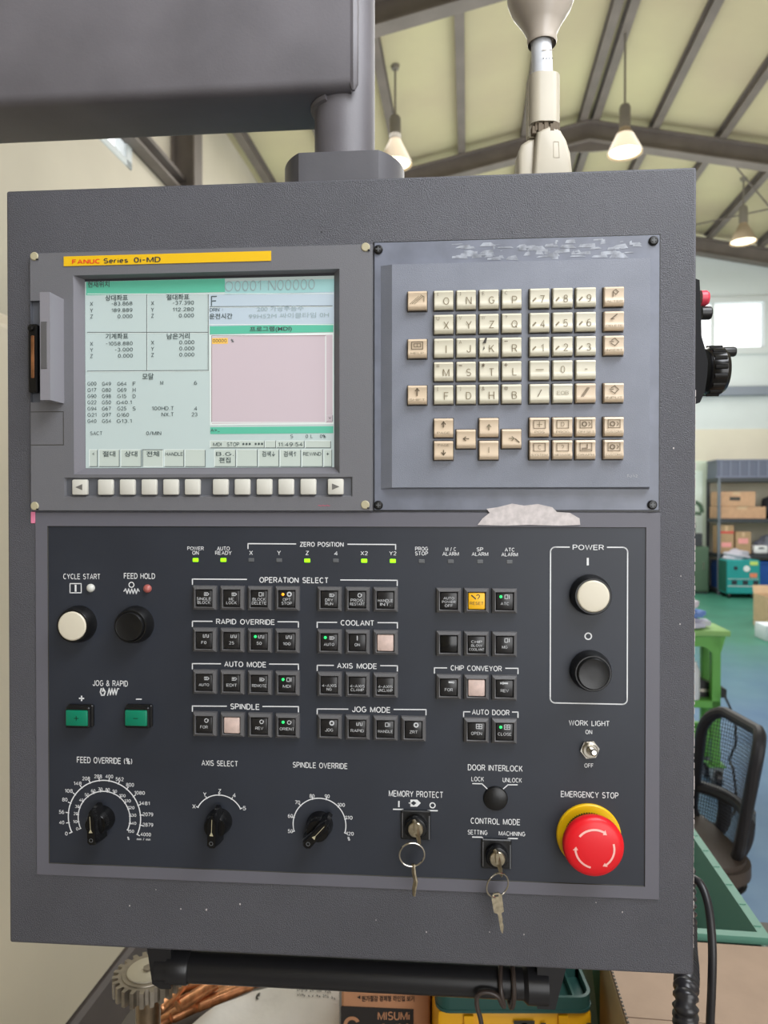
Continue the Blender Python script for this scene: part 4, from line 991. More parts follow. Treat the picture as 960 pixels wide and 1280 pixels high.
# screen
EM = .16
def sm(name, rgb): return mat(name, rgb, .25, emit=EM, spec=.4)
C_bg = sm('lcd pale green', (178, 192, 190)); C_teal = sm('lcd teal', (92, 176, 150)); C_pink = sm('lcd pink', (190, 176, 182)); C_line = sm('lcd dark line', (96, 104, 104)); C_txt = sm('lcd text', (72, 82, 82)); C_pale = sm('lcd glare text', (146, 162, 164)); C_hi = sm('lcd highlight', (214, 222, 218)); C_or = sm('lcd orange', (232, 186, 92)); C_tealp = sm('lcd glare teal', (150, 190, 190)); C_brd = sm('lcd pink border', (140, 120, 122)); C_btn = sm('lcd softkey', (182, 192, 184))  # pale text and pale teal: top-right screen glare put into the colour
C_bgb = sm('lcd pale blue', (176, 190, 200))
mb = MB()
def zq(x, y): return Q(20 + x / 2.087, 290 + y / 2.087, SD)
zs_ = (zq(830, 400)[0] - zq(190, 400)[0]) / 640        # metres per zoomed unit
def zrect(x0, y0, x1, y1, m, lay=1):
    a, b_ = zq(x0, (y0 + y1) / 2)[0], zq(x1, (y0 + y1) / 2)[0]; c, e = zq((x0 + x1) / 2, y0)[1], zq((x0 + x1) / 2, y1)[1]
    a = max(a, s0u); b_ = min(b_, s1u); c = min(c, s1v); e = max(e, s0v); d = SD + .0001 * lay
    mb.poly([S(a, e, d), S(b_, e, d), S(b_, c, d), S(a, c, d)], m)
def ztext(t, x, y, w_, h_, m=C_txt, b_=.016): q = zq(x, y); mb.ptext(t, q[0], q[1], SD + .0006, w_ * zs_, h_ * zs_, m, b_)
def zline(x0, y0, x1, y1, m=C_line, w_=1.8, lay=4): mb.pline([zq(x0, y0), zq(x1, y1)], SD + .0001 * lay, w_ * zs_, m)
def zbox3(x0, y0, x1, y1, sunk=False):
    hi, lo_ = (C_line, C_hi) if sunk else (C_hi, C_line)
    zrect(x0, y0, x1, y1, C_btn, 2); zline(x0, y0, x1, y0, hi); zline(x0, y0, x0, y1, hi); zline(x0, y1, x1, y1, lo_); zline(x1, y0, x1, y1, lo_)
M_lcdedge = mat('lcd dark edge', (52, 52, 58), .4)
mb.poly([S(s0u, s0v, SD), S(s1u, s0v, SD), S(s1u, s1v, SD), S(s0u, s1v, SD)], M_lcdedge)
zrect(181, 122, 830, 615, C_bg, 1); zrect(504, 160, 830, 243, C_bgb, 2)
zrect(183, 126, 545, 161, C_teal, 2); zrect(545, 126, 830, 161, C_tealp, 2)
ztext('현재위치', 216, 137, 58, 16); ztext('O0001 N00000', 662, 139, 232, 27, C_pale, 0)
for (x0, y0, x1, y1) in ((187, 262, 502, 262), (187, 363, 502, 361), (342, 164, 342, 362), (502, 164, 502, 362)): zline(x0, y0, x1, y1); zline(x0 + 1.5, y0 + 2, x1 + 1.5, y1 + 2, C_hi, 1.2, 3)
zline(187, 162, 828, 161, C_hi, 1.6)
for (t, x, y) in (('상대좌표', 263, 172), ('절대좌표', 423, 170), ('기계좌표', 264, 272), ('남은거리', 424, 272)): ztext(t, x, y, 60, 15)
for (xl, ys, vals, xr) in ((198, (188, 205, 221), ('-83.868', '189.889', '0.000'), 305), (357, (186, 203, 219), ('-37.390', '112.280', '0.000'), 465), (198, (292, 308, 324), ('-1058.880', '-3.000', '0.000'), 306), (357, (289, 305, 321), ('0.000', '0.000', '0.000'), 466)):
    for ax_, y, t in zip('XYZ', ys, vals):
        ztext(ax_, xl, y, 8, 10); w_ = len(t) * 7.9; ztext(t, xr - w_ / 2, y - 1, w_, 10)
ztext('모달', 345, 377, 30, 16)
G = (('G00', 'G49', 'G64', 'F'), ('G17', 'G80', 'G69', 'H'), ('G90', 'G98', 'G15', 'D'), ('G22', 'G50', 'G40.1', ''), ('G94', 'G67', 'G25', 'S'), ('G21', 'G97', 'G160', ''), ('G40', 'G54', 'G13.1', ''))
for r_, row in enumerate(G):
    y = 396 + r_ * 16.2
    for x, t in zip((199, 237, 277, 309), row):
        if t: ztext(t, x + (6 if len(t) > 4 else (3 if len(t) == 4 else 0)), y, len(t) * 8, 10)
for (t, x, y) in (('M', 381, 394), ('6', 469, 394), ('100', 367, 460), ('HD.T', 396, 460), ('4', 469, 460), ('NX.T', 396, 476), ('23', 466, 476), ('SACT', 210, 525), ('0/MIN', 360, 525)): ztext(t, x, y, len(t) * 8, 10)
sk = ((192, 213, '<', ''), (217, 270, '절대', ''), (274, 327, '상대', ''), (331, 384, '전체', ''), (388, 438, 'HANDLE', ''), (441, 494, '', ''), (518, 573, 'B.G.', '편집'), (576, 630, '', ''), (633, 686, '검색↓', ''), (689, 743, '검색↑', ''), (746, 800, 'REWIND', ''), (803, 824, '+', ''))
for (x0, x1, t, t2) in sk:
    zbox3(x0, 568, x1, 612, t == '전체')
    if t: ztext(t, (x0 + x1) / 2, 579, {'<': 6, '+': 6}.get(t, 34 if len(t) < 4 else 46), 7 if t in '<+' else (14 if ord(t[0]) > 1000 else 10))
    if t2: ztext(t2, (x0 + x1) / 2, 595, 30, 14)
ztext('F', 517, 180, 15, 25, C_txt, 0); zline(507, 195, 825, 193); zline(507, 197, 825, 195, C_hi, 1.2)
ztext('DRN :', 523, 203, 34, 9); ztext('운전시간', 535, 220, 60, 14)
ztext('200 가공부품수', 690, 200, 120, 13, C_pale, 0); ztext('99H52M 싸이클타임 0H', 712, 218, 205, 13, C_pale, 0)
zrect(506, 243, 828, 264, C_teal, 3); zline(506, 242, 828, 242, C_hi); ztext('프로그램(MDI)', 665, 254, 108, 15)
zrect(506, 266, 828, 503, C_hi, 3); zrect(511, 271, 826, 499, C_pink, 4)
zline(511, 271, 808, 271, C_brd, 1.6, 5); zline(511, 271, 511, 495, C_brd, 1.6, 5); zline(808, 271, 808, 497, C_hi, 2, 5); zline(512, 497, 808, 497, C_hi, 2, 5)
zrect(512, 277, 553, 292, C_or, 5); ztext('00000', 532, 284, 36, 9); ztext('%', 565, 284, 8, 9)
zbox3(812, 478, 826, 494); ztext('v', 819, 486, 6, 6)
zrect(507, 508, 828, 526, C_teal, 3); ztext('A>_', 520, 517, 24, 9)
ztext('S', 720, 533, 7, 9); ztext('0 L', 765, 533, 18, 9); ztext('0%', 801, 533, 15, 9)
for (x0, x1) in ((507, 648), (650, 678), (680, 752), (755, 821)): zbox3(x0, 545, x1, 563)
ztext('MDI', 526, 554, 22, 9); ztext('STOP', 567, 554, 32, 10); ztext('*** ***', 618, 553, 54, 6); ztext('11:49:54', 716, 554, 62, 10)
mb.build('screen', DU, recalc=False)

# ---- keypad unit
kp = [Q(467.5, 304, 0), Q(825, 293.5, 0), Q(823, 639, 0), Q(467, 638, 0)]
ku0, ku1, kv0, kv1 = (kp[0][0] + kp[3][0]) / 2, (kp[1][0] + kp[2][0]) / 2, (kp[2][1] + kp[3][1]) / 2, (kp[0][1] + kp[1][1]) / 2
PD = .0016; KD = .0075
mb = MB()
mb.pbox(ku0 - .0006, ku1 + .0006, kv0 - .0006, kv1 + .0006, -.001, .0003, M_black)
mb.pbox(ku0 + .0004, ku1 - .0004, kv0 + .0004, kv1 - .0004, -.001, PD, M_plate, .0005)
a, b_, c, e = Q(490, 331.5, KD)[0], Q(812.5, 450, KD)[0], Q(650, 609, KD)[1], Q(650, 326.5, KD)[1]
lb = Q(476, 450, PD)[0]
lv1, lv0 = Q(650, 328, PD)[1] , Q(650, 611, PD)[1]
mb.add([S(lb, lv0, PD), S(b_ + .0012, lv0 - .0005, PD), S(b_ + .0012, lv1 + .0005, PD), S(lb, lv1, PD), S(a, c, KD), S(b_, c, KD), S(b_, e, KD), S(a, e, KD)], [[0, 1, 5, 4], [1, 2, 6, 5], [2, 3, 7, 6], [3, 0, 4, 7], [4, 5, 6, 7]], M_keyplate)
# adhesive residue on the strip above the keys
rn = random.Random(21); ur = Q(560, 312, PD)[0]
strip0 = lv1 + .0015; strip1 = kv1 - .0015
for k in range(70):
    uu = rn.uniform(Q(560, 312, PD)[0], Q(805, 305, PD)[0]); w_ = rn.uniform(.001, .016); h_ = rn.uniform(.0006, .004); vv = rn.uniform(strip0, strip1 - h_)
    pts = [(uu, vv), (uu + w_, vv + rn.uniform(-.0008, .0008)), (uu + w_ * rn.uniform(.6, 1), vv + h_), (uu + w_ * rn.uniform(0, .3), vv + h_ * rn.uniform(.6, 1))]
    mb.poly([S(min(x, ku1 - .002), min(y, kv1 - .001), PD + .00012 + k * 2e-6) for x, y in pts], M_tape)
q = Q(790, 595, KD); mb.ptext('7-J-1-2', q[0], q[1], KD + .0002, .008, .0022, M_ink2)
KU = mb.build('keypad_unit', PEND, sharp=14, recalc=False)
for (px, py) in ((473, 312.5), (816.5, 301.5), (473, 631.5), (815, 631)):
    q = Q(px, py, PD); mb = MB().plathe(q[0], q[1], [(.0038, PD - .001), (.0038, PD + .0012), (.0028, PD + .0022), (.001, PD + .0024)], M_black, 20)
    mb.pbox(q[0] - .0019, q[0] + .0019, q[1] - .0004, q[1] + .0004, PD + .0022, PD + .00265, M_ledoff).pbox(q[0] - .0004, q[0] + .0004, q[1] - .0019, q[1] + .0019, PD + .0022, PD + .0026, M_ledoff).build('screw', KU)
KT = KD + .006
colu = [Q(px, 450, KT)[0] for px in (521.5, 554.5, 582.7, 611.3, 639.8, 674.7, 703.7, 732.8, 768)]
def krow(px, py): return Q(px, py, KT)[1]
rowv = [(krow(554.5, 375) + krow(733, 369.5)) / 2, (krow(554.5, 405) + krow(733, 400.5)) / 2, (krow(554.5, 434.5) + krow(733, 431.3)) / 2, (krow(554.5, 463.5) + krow(733, 461.5)) / 2, (krow(554.5, 492.5) + krow(733, 491)) / 2]
lowv = [(krow(554.5, 534.5) + krow(733, 533)) / 2, (krow(554.5, 562.5) + krow(733, 562)) / 2]
HW = .0077
def key(u, v, m, big='', small='', icon=None, dark=False, tilt=0, word=''):
    mb = MB()
    mb.pbox(u - HW - .0007, u + HW + .0007, v - HW - .0007, v + HW + .0007, KD - .0005, KD + .0004, M_keyside)
    # body: sides, and a hollowed (scooped) top with a raised lower lip
    prof = []                                              # (v, d)
    n = 10
    for i in range(n + 1):
        s_ = -1 + 2 * i / n
        prof.append((v + s_ * HW * .95, KT - .0011 * (1 - (2 * max(0, min(1, (s_ + .62) / 1.55)) - 1) ** 2) - (.0012 if i in (0, n) else 0) - .0004 * (s_ < -.75)))
    prof = [(v - HW, KT - .0028)] + prof + [(v + HW, KT - .0026)]
    poly = [(a, d) for a, d in prof] + [(v + HW, KD), (v - HW, KD)]
    mb.prism([(a, d) for a, d in poly], (u, 0, 0), (0, 0, 1), (0, -1, 0), (1, 0, 0), -HW + .0005, HW - .0005, m)
    mb.prism([(a, d - .0009 if d > KD + .002 else d) for a, d in poly], (u, 0, 0), (0, 0, 1), (0, -1, 0), (1, 0, 0), -HW, HW, m)
    d = KT + .00005
    I1 = M_keyink2 if dark else M_keyink
    if big: mb.ptext(big, u + .0021, v - .0014, d, None, .0060, I1, .006)
    if small: mb.ptext(small, u - .0046, v + .0042, d, None, .0030 if small not in '-=.,' else .0007 if small in '-.,' else .0018, M_keyink2)
    if word: mb.ptext(word, u, v - .0042, d, min(.0125, .0026 * len(word)), .0018, M_keyink)
    if icon: icon(mb, u, v, d, I1)
    mb.build('key', KU)
def arrow(ang, L_=.0055, w_=.0009):
    def f(mb, u, v, d, m, dv=.0):
        c, s_ = math.cos(R(ang)), math.sin(R(ang)); v = v + dv
        mb.pline([(u - c * L_ / 2, v - s_ * L_ / 2), (u + c * L_ / 2, v + s_ * L_ / 2)], d, w_, m)
        for k in (140, -140): mb.pline([(u + c * L_ / 2, v + s_ * L_ / 2), (u + c * L_ / 2 + math.cos(R(ang + k)) * .0022, v + s_ * L_ / 2 + math.sin(R(ang + k)) * .0022)], d, w_, m)
    return f
def ic_reset(mb, u, v, d, m):
    for k in (-.0018, 0, .0018): mb.pline([(u - .004 + k, v - .003), (u + .003 + k, v + .003)], d, .0004, M_keyink)
    mb.pline([(u + .003, v + .004), (u + .0055, v + .0025), (u + .0055, v - .001)], d, .0006, M_keyink)
def ic_help(mb, u, v, d, m):
    mb.pline([(u - .0045, v - .001), (u + .0045, v - .001), (u + .0045, v + .0048), (u - .0045, v + .0048)], d, .0006, M_keyink2, True); mb.pline([(u - .0026, v + .0008), (u + .0028, v + .0008), (u + .0028, v + .0034), (u - .0026, v + .0034)], d, .0005, M_keyink2, True); mb.pline([(u, v + .0008), (u, v + .0034)], d, .0004, M_keyink2)
def ic_diam(mb, u, v, d, m):
    mb.pline([(u - .0022, v + .0036), (u + .0004, v + .0052), (u + .0034, v + .0022), (u + .0004, v - .0008), (u - .0026, v + .0012)], d, .0006, M_keyink2); mb.pline([(u - .0034, v + .0026), (u - .0006, v + .0024)], d, .0006, M_keyink2)
def ic_scr(t):
    def f(mb, u, v, d, m):
        mb.pline([(u - .0046, v - .0012), (u + .0046, v - .0012), (u + .0046, v + .0050), (u - .0046, v + .0050)], d, .0005, M_keyink2, True)
        if t == '+': mb.pline([(u - .002, v + .0018), (u + .002, v + .0018)], d, .0005, m); mb.pline([(u, v - .0), (u, v + .004)], d, .0005, m)
        elif t == 'g': mb.pline([(u - .0034, v), (u + .0034, v)], d, .0006, M_keyink2); mb.pline([(u - .003, v + .001), (u + .001, v + .001), (u + .001, v + .004)], d, .0006, M_keyink2)
        elif t == 'o': mb.parc(u - .0012, v + .0019, .0017, 0, 6.28, d, .0009, M_keyink2, 12); mb.pline([(u + .0022, v + .0004), (u + .0034, v + .0019), (u + .0022, v + .0034)], d, .0005, M_keyink2)
        else: mb.ptext(t, u, v + .0019, d, None, .0036, M_keyink2)
    return f
def ic_slash(mb, u, v, d, m):
    for k in (-.0009, 0, .0009): mb.pline([(u - .003 + k, v - .003), (u + .0018 + k, v + .004)], d, .0004, M_keyink2)
def ic_alter(mb, u, v, d, m): mb.pline([(u - .001, v + .0035), (u + .001, v + .005), (u + .003, v + .003), (u + .001, v + .001), (u - .001, v + .003), (u - .001, v - .0005)], d, .0006, M_keyink2)
def ic_del(mb, u, v, d, m): mb.pline([(u - .0025, v + .0012), (u + .002, v + .0048)], d, .0008, M_keyink2); mb.pline([(u - .0025, v + .0012), (u - .0005, v + .0012)], d, .0006, M_keyink2)
def ic_scorch(mb, u, v, d, m):
    mb.poly([S(u - .005, v + .003, d), S(u - .0025, v + .003, d), S(u - .0015, v + .0075, d), S(u - .003, v + .0072, d)], M_keyside); mb.poly([S(u - .005, v - .003, d), S(u - .0035, v - .0015, d), S(u - .004, v + .001, d)], M_keyside)
def ic_smudge(mb, u, v, d, m): mb.pline([(u - .0052, v - .0026), (u - .0034, v - .0008)], d, .0011, M_keyink)
T_, C0 = M_tan, M_cream
key(colu[0], rowv[0], T_, icon=ic_reset); key(colu[0], rowv[2], T_, icon=ic_help, word='HELP'); key(colu[0], rowv[4], T_, icon=lambda mb, u, v, d, m: arrow(90)(mb, u, v, d, M_keyink2, .002), word='SHIFT')
L4 = (('O(', 'N)', 'GE', 'PC'), ('XU', 'YV', 'ZW', 'Q?'), ('I,', 'JA', 'K', 'R-'), ('M=', 'S-', 'T*', 'L+'), ('F[', 'D]', 'H&', 'B@'))
for r_, row in enumerate(L4):
    for c_, t in enumerate(row): key(colu[1 + c_], rowv[r_], C0, t[0], t[1:], icon=ic_scorch if t[0] == 'K' else None)
L3 = (('7', '8', '9'), ('4', '5', '6'), ('1', '2', '3'), ('-', '0', '.'), ('/', '', ''))
for r_, row in enumerate(L3):
    for c_, t in enumerate(row):
        u, v = colu[5 + c_], rowv[r_]
        if r_ < 3: key(u, v, C0, t, icon=ic_smudge)
        elif t in ('-', '.'): key(u, v, C0, icon=(lambda w_: lambda mb, u, v, d, m: mb.pline([(u - w_, v), (u + w_, v)], d, .0007, M_keyink))(.0028 if t == '-' else .0006))
        elif t == '0': key(u, v, C0, icon=lambda mb, u, v, d, m: mb.ptext('0', u, v, d, None, .0056, M_keyink))
        elif t == '/': key(u, v, C0, icon=lambda mb, u, v, d, m: mb.pline([(u - .0014, v - .0026), (u + .0014, v + .0026)], d, .0006, M_keyink2))
        elif c_ == 1: key(u, v, C0, icon=lambda mb, u, v, d, m: mb.ptext('EOB', u, v, d, .009, .003, M_keyink))
        else: key(u, v, T_, icon=ic_slash)
for r_, ic, wd in ((0, ic_alter, 'ALTER'), (1, ic_del, 'DELETE'), (2, ic_diam, 'INSERT'), (4, ic_diam, 'INPUT')): key(colu[8], rowv[r_], T_, icon=ic, word=wd)
key(colu[1], lowv[0], T_, icon=lambda mb, u, v, d, m: (arrow(90, .004)(mb, u, v, d, M_keyink2, .0025)), word='PAGE')
key(colu[1], lowv[1], T_, icon=lambda mb, u, v, d, m: (mb.ptext('PAGE', u, v + .004, d, .009, .0019, M_keyink2), arrow(-90, .0035)(mb, u, v, d, M_keyink2, -.002)))
vmid = (lowv[0] + lowv[1]) / 2
key(colu[2], vmid, T_, icon=lambda mb, u, v, d, m: arrow(180, .004, .0008)(mb, u, v, d, M_keyink2)); key(colu[3], lowv[0], T_, icon=lambda mb, u, v, d, m: arrow(90, .004, .0008)(mb, u, v, d, M_keyink)); key(colu[3], lowv[1], T_, icon=lambda mb, u, v, d, m: mb.pline([(u, v - .002), (u, v + .002)], d, .0005, M_keyink))
key(colu[4], vmid, T_, icon=lambda mb, u, v, d, m: (arrow(0, .004, .0007)(mb, u, v, d, M_keyink), mb.pline([(u + .003, v - .0005), (u + .0058, v - .003)], d, .001, M_keyink2)))
for c_, (a, b_) in enumerate(((('+', 'POS'), ('C', 'SYSTEM')), (('D', 'PROG'), ('?', 'MESSAGE')), (('o', 'OFFSET'), ('g', 'GRAPH')), (('o', 'CUSTOM1'), ('o', 'CUSTOM2')))):
    key(colu[5 + c_], lowv[0], T_, icon=ic_scr(a[0]), word=a[1]); key(colu[5 + c_], lowv[1], T_, icon=ic_scr(b_[0]), word=b_[1])

# ---- operation panel (frame + printed film)
FD = .0012
fo = [Q(45, 641, FD), Q(825, 641, FD), Q(824, 1125, FD), Q(45.5, 1092.5, FD)]
fu0, fu1 = (fo[0][0] + fo[3][0]) / 2, (fo[1][0] + fo[2][0]) / 2; fv0 = (fo[2][1] + fo[3][1]) / 2; fv1 = Q(430, 641, FD)[1]
gi = [Q(61, 657, 0), Q(806.5, 659.5, 0), Q(806.5, 1108, 0), Q(61, 1078, 0)]
gu0, gu1 = (gi[0][0] + gi[3][0]) / 2, (gi[1][0] + gi[2][0]) / 2; gv0 = (gi[2][1] + gi[3][1]) / 2; gv1 = (gi[0][1] + gi[1][1]) / 2
mb = MB()
frame(mb, (fu0 - .0005, fu1 + .0005, fv0 - .0005, fv1 + .0005), (fu0, fu1, fv0, fv1), (-.001, FD), M_frame)
frame(mb, (fu0, fu1, fv0, fv1), (gu0, gu1, gv0, gv1), (FD, FD), M_frame)
frame(mb, (gu0, gu1, gv0, gv1), (gu0 + .0004, gu1 - .0004, gv0 + .0004, gv1 - .0004), (FD, .0003), M_darkink)
mb.poly([S(gu0, gv0, .0003), S(gu1, gv0, .0003), S(gu1, gv1, .0003), S(gu0, gv1, .0003)], M_film)
TD = .0005
def mpp(px, py): return abs(Q(px + 1, py, TD)[0] - Q(px, py, TD)[0])
def T(t, px, py, w_, h_, m=M_ink, b_=.016):
    u, v = Q(px, py, TD); k = mpp(px, py); mb.ptext(t, u, v, TD, None if w_ is None else w_ * k, None if h_ is None else h_ * k, m, b_)
def Ln(pts, w_=1.3, m=M_ink): 
    k = mpp(*pts[0]); mb.pline([Q(x, y, TD) for x, y in pts], TD, w_ * k, m)
T('CYCLE START', 102, 720.5, 46, 7); T('FEED HOLD', 174.3, 720, 39, 7)
Ln([(87.5, 729.5), (101.5, 729.5), (101.5, 741), (87.5, 741), (87.5, 729.5)], 1.1); Ln([(94.5, 732), (94.5, 738.5)], 2.2)
u, v = Q(164.3, 731, TD); mb.parc(u, v, 3.1 * mpp(164, 731), 0, 6.284, TD, .0008, M_ink, 20)
Ln([(155, 739)] + [(157 + 1.9 * i, 736 if i % 2 == 0 else 742) for i in range(9)] + [(174, 739)], 1.1)
T('JOG & RAPID', 137.8, 854, 44, 7.5)
Ln([(126.5, 861), (125.5, 865), (127, 869), (130, 869), (131.5, 865), (129, 860.5), (128.5, 864)], 1.6)
Ln([(134.5, 869), (136.5, 860.5), (138, 868.5), (140, 860.5), (141.5, 868.5), (143.5, 860.5), (145, 868.5), (147, 860.5), (148.5, 861)], 1.2)
T('+', 102, 873, 6.5, 6.5); Ln([(170.5, 874), (176.5, 874)], 1.3)
LED = ((244.4, 700, 1), (279.2, 700, 1), (313.9, 700, 0), (348.8, 700.3, 0), (384, 700.7, 1), (419.7, 700.7, 0), (455.2, 701, 1), (491, 701.2, 1), (527, 701.5, 0), (563.3, 701.8, 0), (600, 702, 0), (637, 702.3, 0))
for (t, px, py) in (('POWER', 244.4, 685.5), ('ON', 244.4, 691), ('AUTO', 279.2, 685.5), ('READY', 279.2, 691), ('PROG', 527, 686), ('STOP', 527, 691.8), ('M / C', 563.3, 686.5), ('ALARM', 563.3, 692.2), ('SP', 600, 686.7), ('ALARM', 600, 692.5), ('ATC', 637, 687), ('ALARM', 637, 693)): T(t, px, py, {2: 8, 3: 12, 4: 16, 5: 20.5}[len(t)] if t != 'M / C' else 13, 5)
for (t, px, py) in (('X', 313.8, 691), ('Y', 348.7, 691), ('Z', 384, 691.2), ('4', 419.7, 691.5), ('X2', 455.2, 691.5), ('Y2', 491, 691.7)): T(t, px, py, 4.4 * len(t), 5)
def bracket(t, cx, cy, w_, h_, xl0, xl1, xr0, xr1, tick=6.5, slope=.012):
    T(t, cx, cy, w_, h_, M_ink, .021)
    f = lambda x: cy - .4 + (x - cx) * slope * .5
    Ln([(xl0, f(xl0) + tick), (xl0, f(xl0)), (xl1, f(xl1))]); Ln([(xr0, f(xr0)), (xr1, f(xr1)), (xr1, f(xr1) + tick)])
bracket('ZERO POSITION', 402, 680.5, 55, 6, 310, 369.5, 435, 494.5, 6)
bracket('OPERATION SELECT', 367, 725, 86, 7.5, 240.5, 308, 426, 496.5)
bracket('RAPID OVERRIDE', 306.5, 777.3, 73, 7.3, 240.5, 265, 347.5, 373); bracket('COOLANT', 446.5, 778.5, 41.5, 7.3, 396.5, 420.7, 472.5, 496.7)
bracket('AUTO MODE', 306.3, 830.3, 52, 7.3, 240.5, 275.5, 337, 373); bracket('AXIS MODE', 446, 832.3, 49.5, 7.3, 396.5, 416.7, 476, 496.7)
bracket('CHIP CONVEYOR', 595.2, 835.5, 64, 7.3, 543, 558.3, 632.3, 647.5); bracket('SPINDLE', 306, 883.3, 36, 7.3, 240.5, 283, 328.7, 373)
bracket('JOG MODE', 463.8, 887, 47.5, 7.3, 396.5, 434.7, 492.7, 532.5); bracket('AUTO DOOR', 613.4, 890.3, 47, 7.3, 579.5, 587.3, 640.7, 647.5)
T('POWER', 735.3, 684.2, 39, 7.3, M_ink, .014)
k = mpp(735, 780); ul, ur_ = Q(688, 780, TD)[0], Q(784.3, 780, TD)[0]; vt_, vb_ = Q(736, 684, TD)[1], Q(736, 879.5, TD)[1]; r_ = .004
pts = [(Q(711.5, 684, TD)[0], vt_)] + [(ul + r_ - r_ * math.sin(a), vt_ - r_ + r_ * math.cos(a)) for a in [R(15 * i) for i in range(7)]] + [(ul + r_ - r_ * math.cos(a), vb_ + r_ - r_ * math.sin(a)) for a in [R(15 * i) for i in range(7)]] + [(ur_ - r_ + r_ * math.sin(a), vb_ + r_ - r_ * math.cos(a)) for a in [R(15 * i) for i in range(7)]] + [(ur_ - r_ + r_ * math.cos(a), vt_ - r_ + r_ * math.sin(a)) for a in [R(15 * i) for i in range(7)]] + [(Q(759.5, 684, TD)[0], vt_)]
mb.pline(pts, TD, 1.5 * k, M_ink)
Ln([(734.7, 698.5), (734.7, 705.5)], 2.6); u, v = Q(735.3, 795.3, TD); mb.parc(u, v, 4 * k, 0, 6.284, TD, 1.6 * k, M_ink, 24)
T('WORK LIGHT', 736.3, 904, 50.5, 7.6); T('ON', 736, 915, 8.5, 5.6); T('OFF', 736, 957, 11, 5.6); T('EMERGENCY STOP', 737, 993.5, 72, 8)
T('DOOR INTERLOCK', 619, 960, 68.5, 7.8); T('LOCK', 597, 973.8, 15.5, 6); T('UNLOCK', 640.3, 975.2, 24, 6)
Ln([(591, 979.5), (602.5, 979.7), (610, 987)]); Ln([(646.5, 981), (635, 981), (627.5, 987.5)])
T('MEMORY PROTECT', 519.7, 992.7, 67.5, 8); Ln([(498.6, 1002), (498.6, 1008)], 1.8); u, v = Q(540.7, 1006.7, TD); mb.parc(u, v, 3.2 * mpp(540, 1006), 0, 6.284, TD, .0009, M_ink, 20)
Ln([(492, 1011.6), (503.5, 1011.8), (506.5, 1014.5)], 1.5); Ln([(546.5, 1013.4), (535, 1013.2), (532, 1015.5)], 1.5)
c = [Q(x, y, TD) for x, y in ((513, 999.5), (521.5, 999.5), (526, 1003.8), (521.5, 1008.3), (513, 1008.3))]; mb.poly([S(x, y, TD) for x, y in c], M_ink)
c = [Q(x, y, TD) for x, y in ((513.5, 1003.8), (517, 1001), (520.5, 1003.8), (517, 1006.8))]; mb.poly([S(x, y, TD + .0001) for x, y in c], M_film); Ln([(511.5, 1003.8), (517, 1003.8)], 1.1)
T('CONTROL MODE', 619, 1026.8, 61.5, 7.8); T('SETTING', 597, 1040.5, 24.5, 6); T('MACHINING', 640, 1042, 33, 6)
Ln([(591, 1046.3), (602, 1046.5), (605, 1049)], 1.5); Ln([(646.5, 1048.3), (636, 1048.1), (632.5, 1050.5)], 1.5)
T('FEED OVERRIDE (%)', 130.5, 950.8, 69, 8); T('AXIS SELECT', 274.5, 954, 45, 7.2); T('SPINDLE OVERRIDE', 400, 957, 68, 7.5)
def dial(cx, cy, r, a0, a1, ticks, w_=1.2, tl=4, sgn=1):
    u, v = Q(cx, cy, TD); k = mpp(cx, cy); mb.parc(u, v, r * k, R(a0), R(a1), TD, w_ * k, M_ink, 50)
    for i in range(ticks):
        a = R(a0 + (a1 - a0) * i / (ticks - 1)); mb.pline([(u + (r - .5) * k * math.cos(a), v + (r - .5) * k * math.sin(a)), (u + (r + tl) * k * math.cos(a), v + (r + tl) * k * math.sin(a))], TD, w_ * k * .9, M_ink)
dial(130.4, 1022, 45.2, 205, -25, 16, 1.3, 3); dial(130, 1022.5, 32.4, 205, -25, 16, 1.2, 2)
for t, x, y in (('0', 83, 1042), ('40', 77, 1028), ('56', 77, 1015), ('80', 81, 999.5), ('108', 86, 988.5), ('148', 97, 979.2), ('208', 107.5, 973.2), ('288', 122.5, 970.5), ('400', 136.5, 970.5), ('562', 149.5, 974), ('800', 162.5, 981), ('1080', 174.5, 991), ('1481', 180.5, 1004), ('2079', 184.8, 1018), ('2879', 184.8, 1031), ('4000', 182, 1043)): T(t, x, y, len(t) * 3.3, 4.6)
T('mm / min', 179.5, 1049, 17, 3)
for t, x, y in (('0', 96.5, 1036), ('10', 94, 1027), ('20', 94.5, 1017), ('30', 96.5, 1008), ('40', 101.5, 1000), ('50', 108.5, 993.5), ('60', 116.5, 988.5), ('70', 125.5, 986.5), ('80', 134.5, 987), ('90', 143.5, 989), ('100', 153, 994.5), ('110', 159.5, 1001), ('120', 164, 1009.5), ('130', 166.3, 1019), ('140', 166.3, 1029), ('150', 163.5, 1039), ('%', 160.5, 1048)): T(t, x, y, len(t) * 2.7, 3.9)
dial(274, 1024.5, 30.2, 152, 28, 5, 1.2, 2)
for t, x, y in (('X', 242.5, 1008), ('Y', 256, 993), ('Z', 274.5, 989), ('4', 292.5, 993.8), ('5', 305.5, 1010.3)): T(t, x, y, 4, 5)
dial(399.3, 1031, 33, 196, -16, 8, 1.2, 2.5)
for t, x, y in (('50', 363, 1039), ('60', 363, 1020), ('70', 372, 1003), ('80', 390, 995), ('90', 409, 995.3), ('100', 426.5, 1006), ('110', 436, 1022), ('120', 437.5, 1042), ('%', 436, 1048.5)): T(t, x, y, len(t) * 3.1, 4.8)
OP = mb.build('operation_panel', PEND, recalc=False)
for (px, py, on) in LED:
    u, v = Q(px, py, TD); MB().pbox(u - .0025, u + .0025, v - .0016, v + .0016, 0, .0009, M_ledg if on else M_ledoff, .0004).build('indicator_lamp', OP)
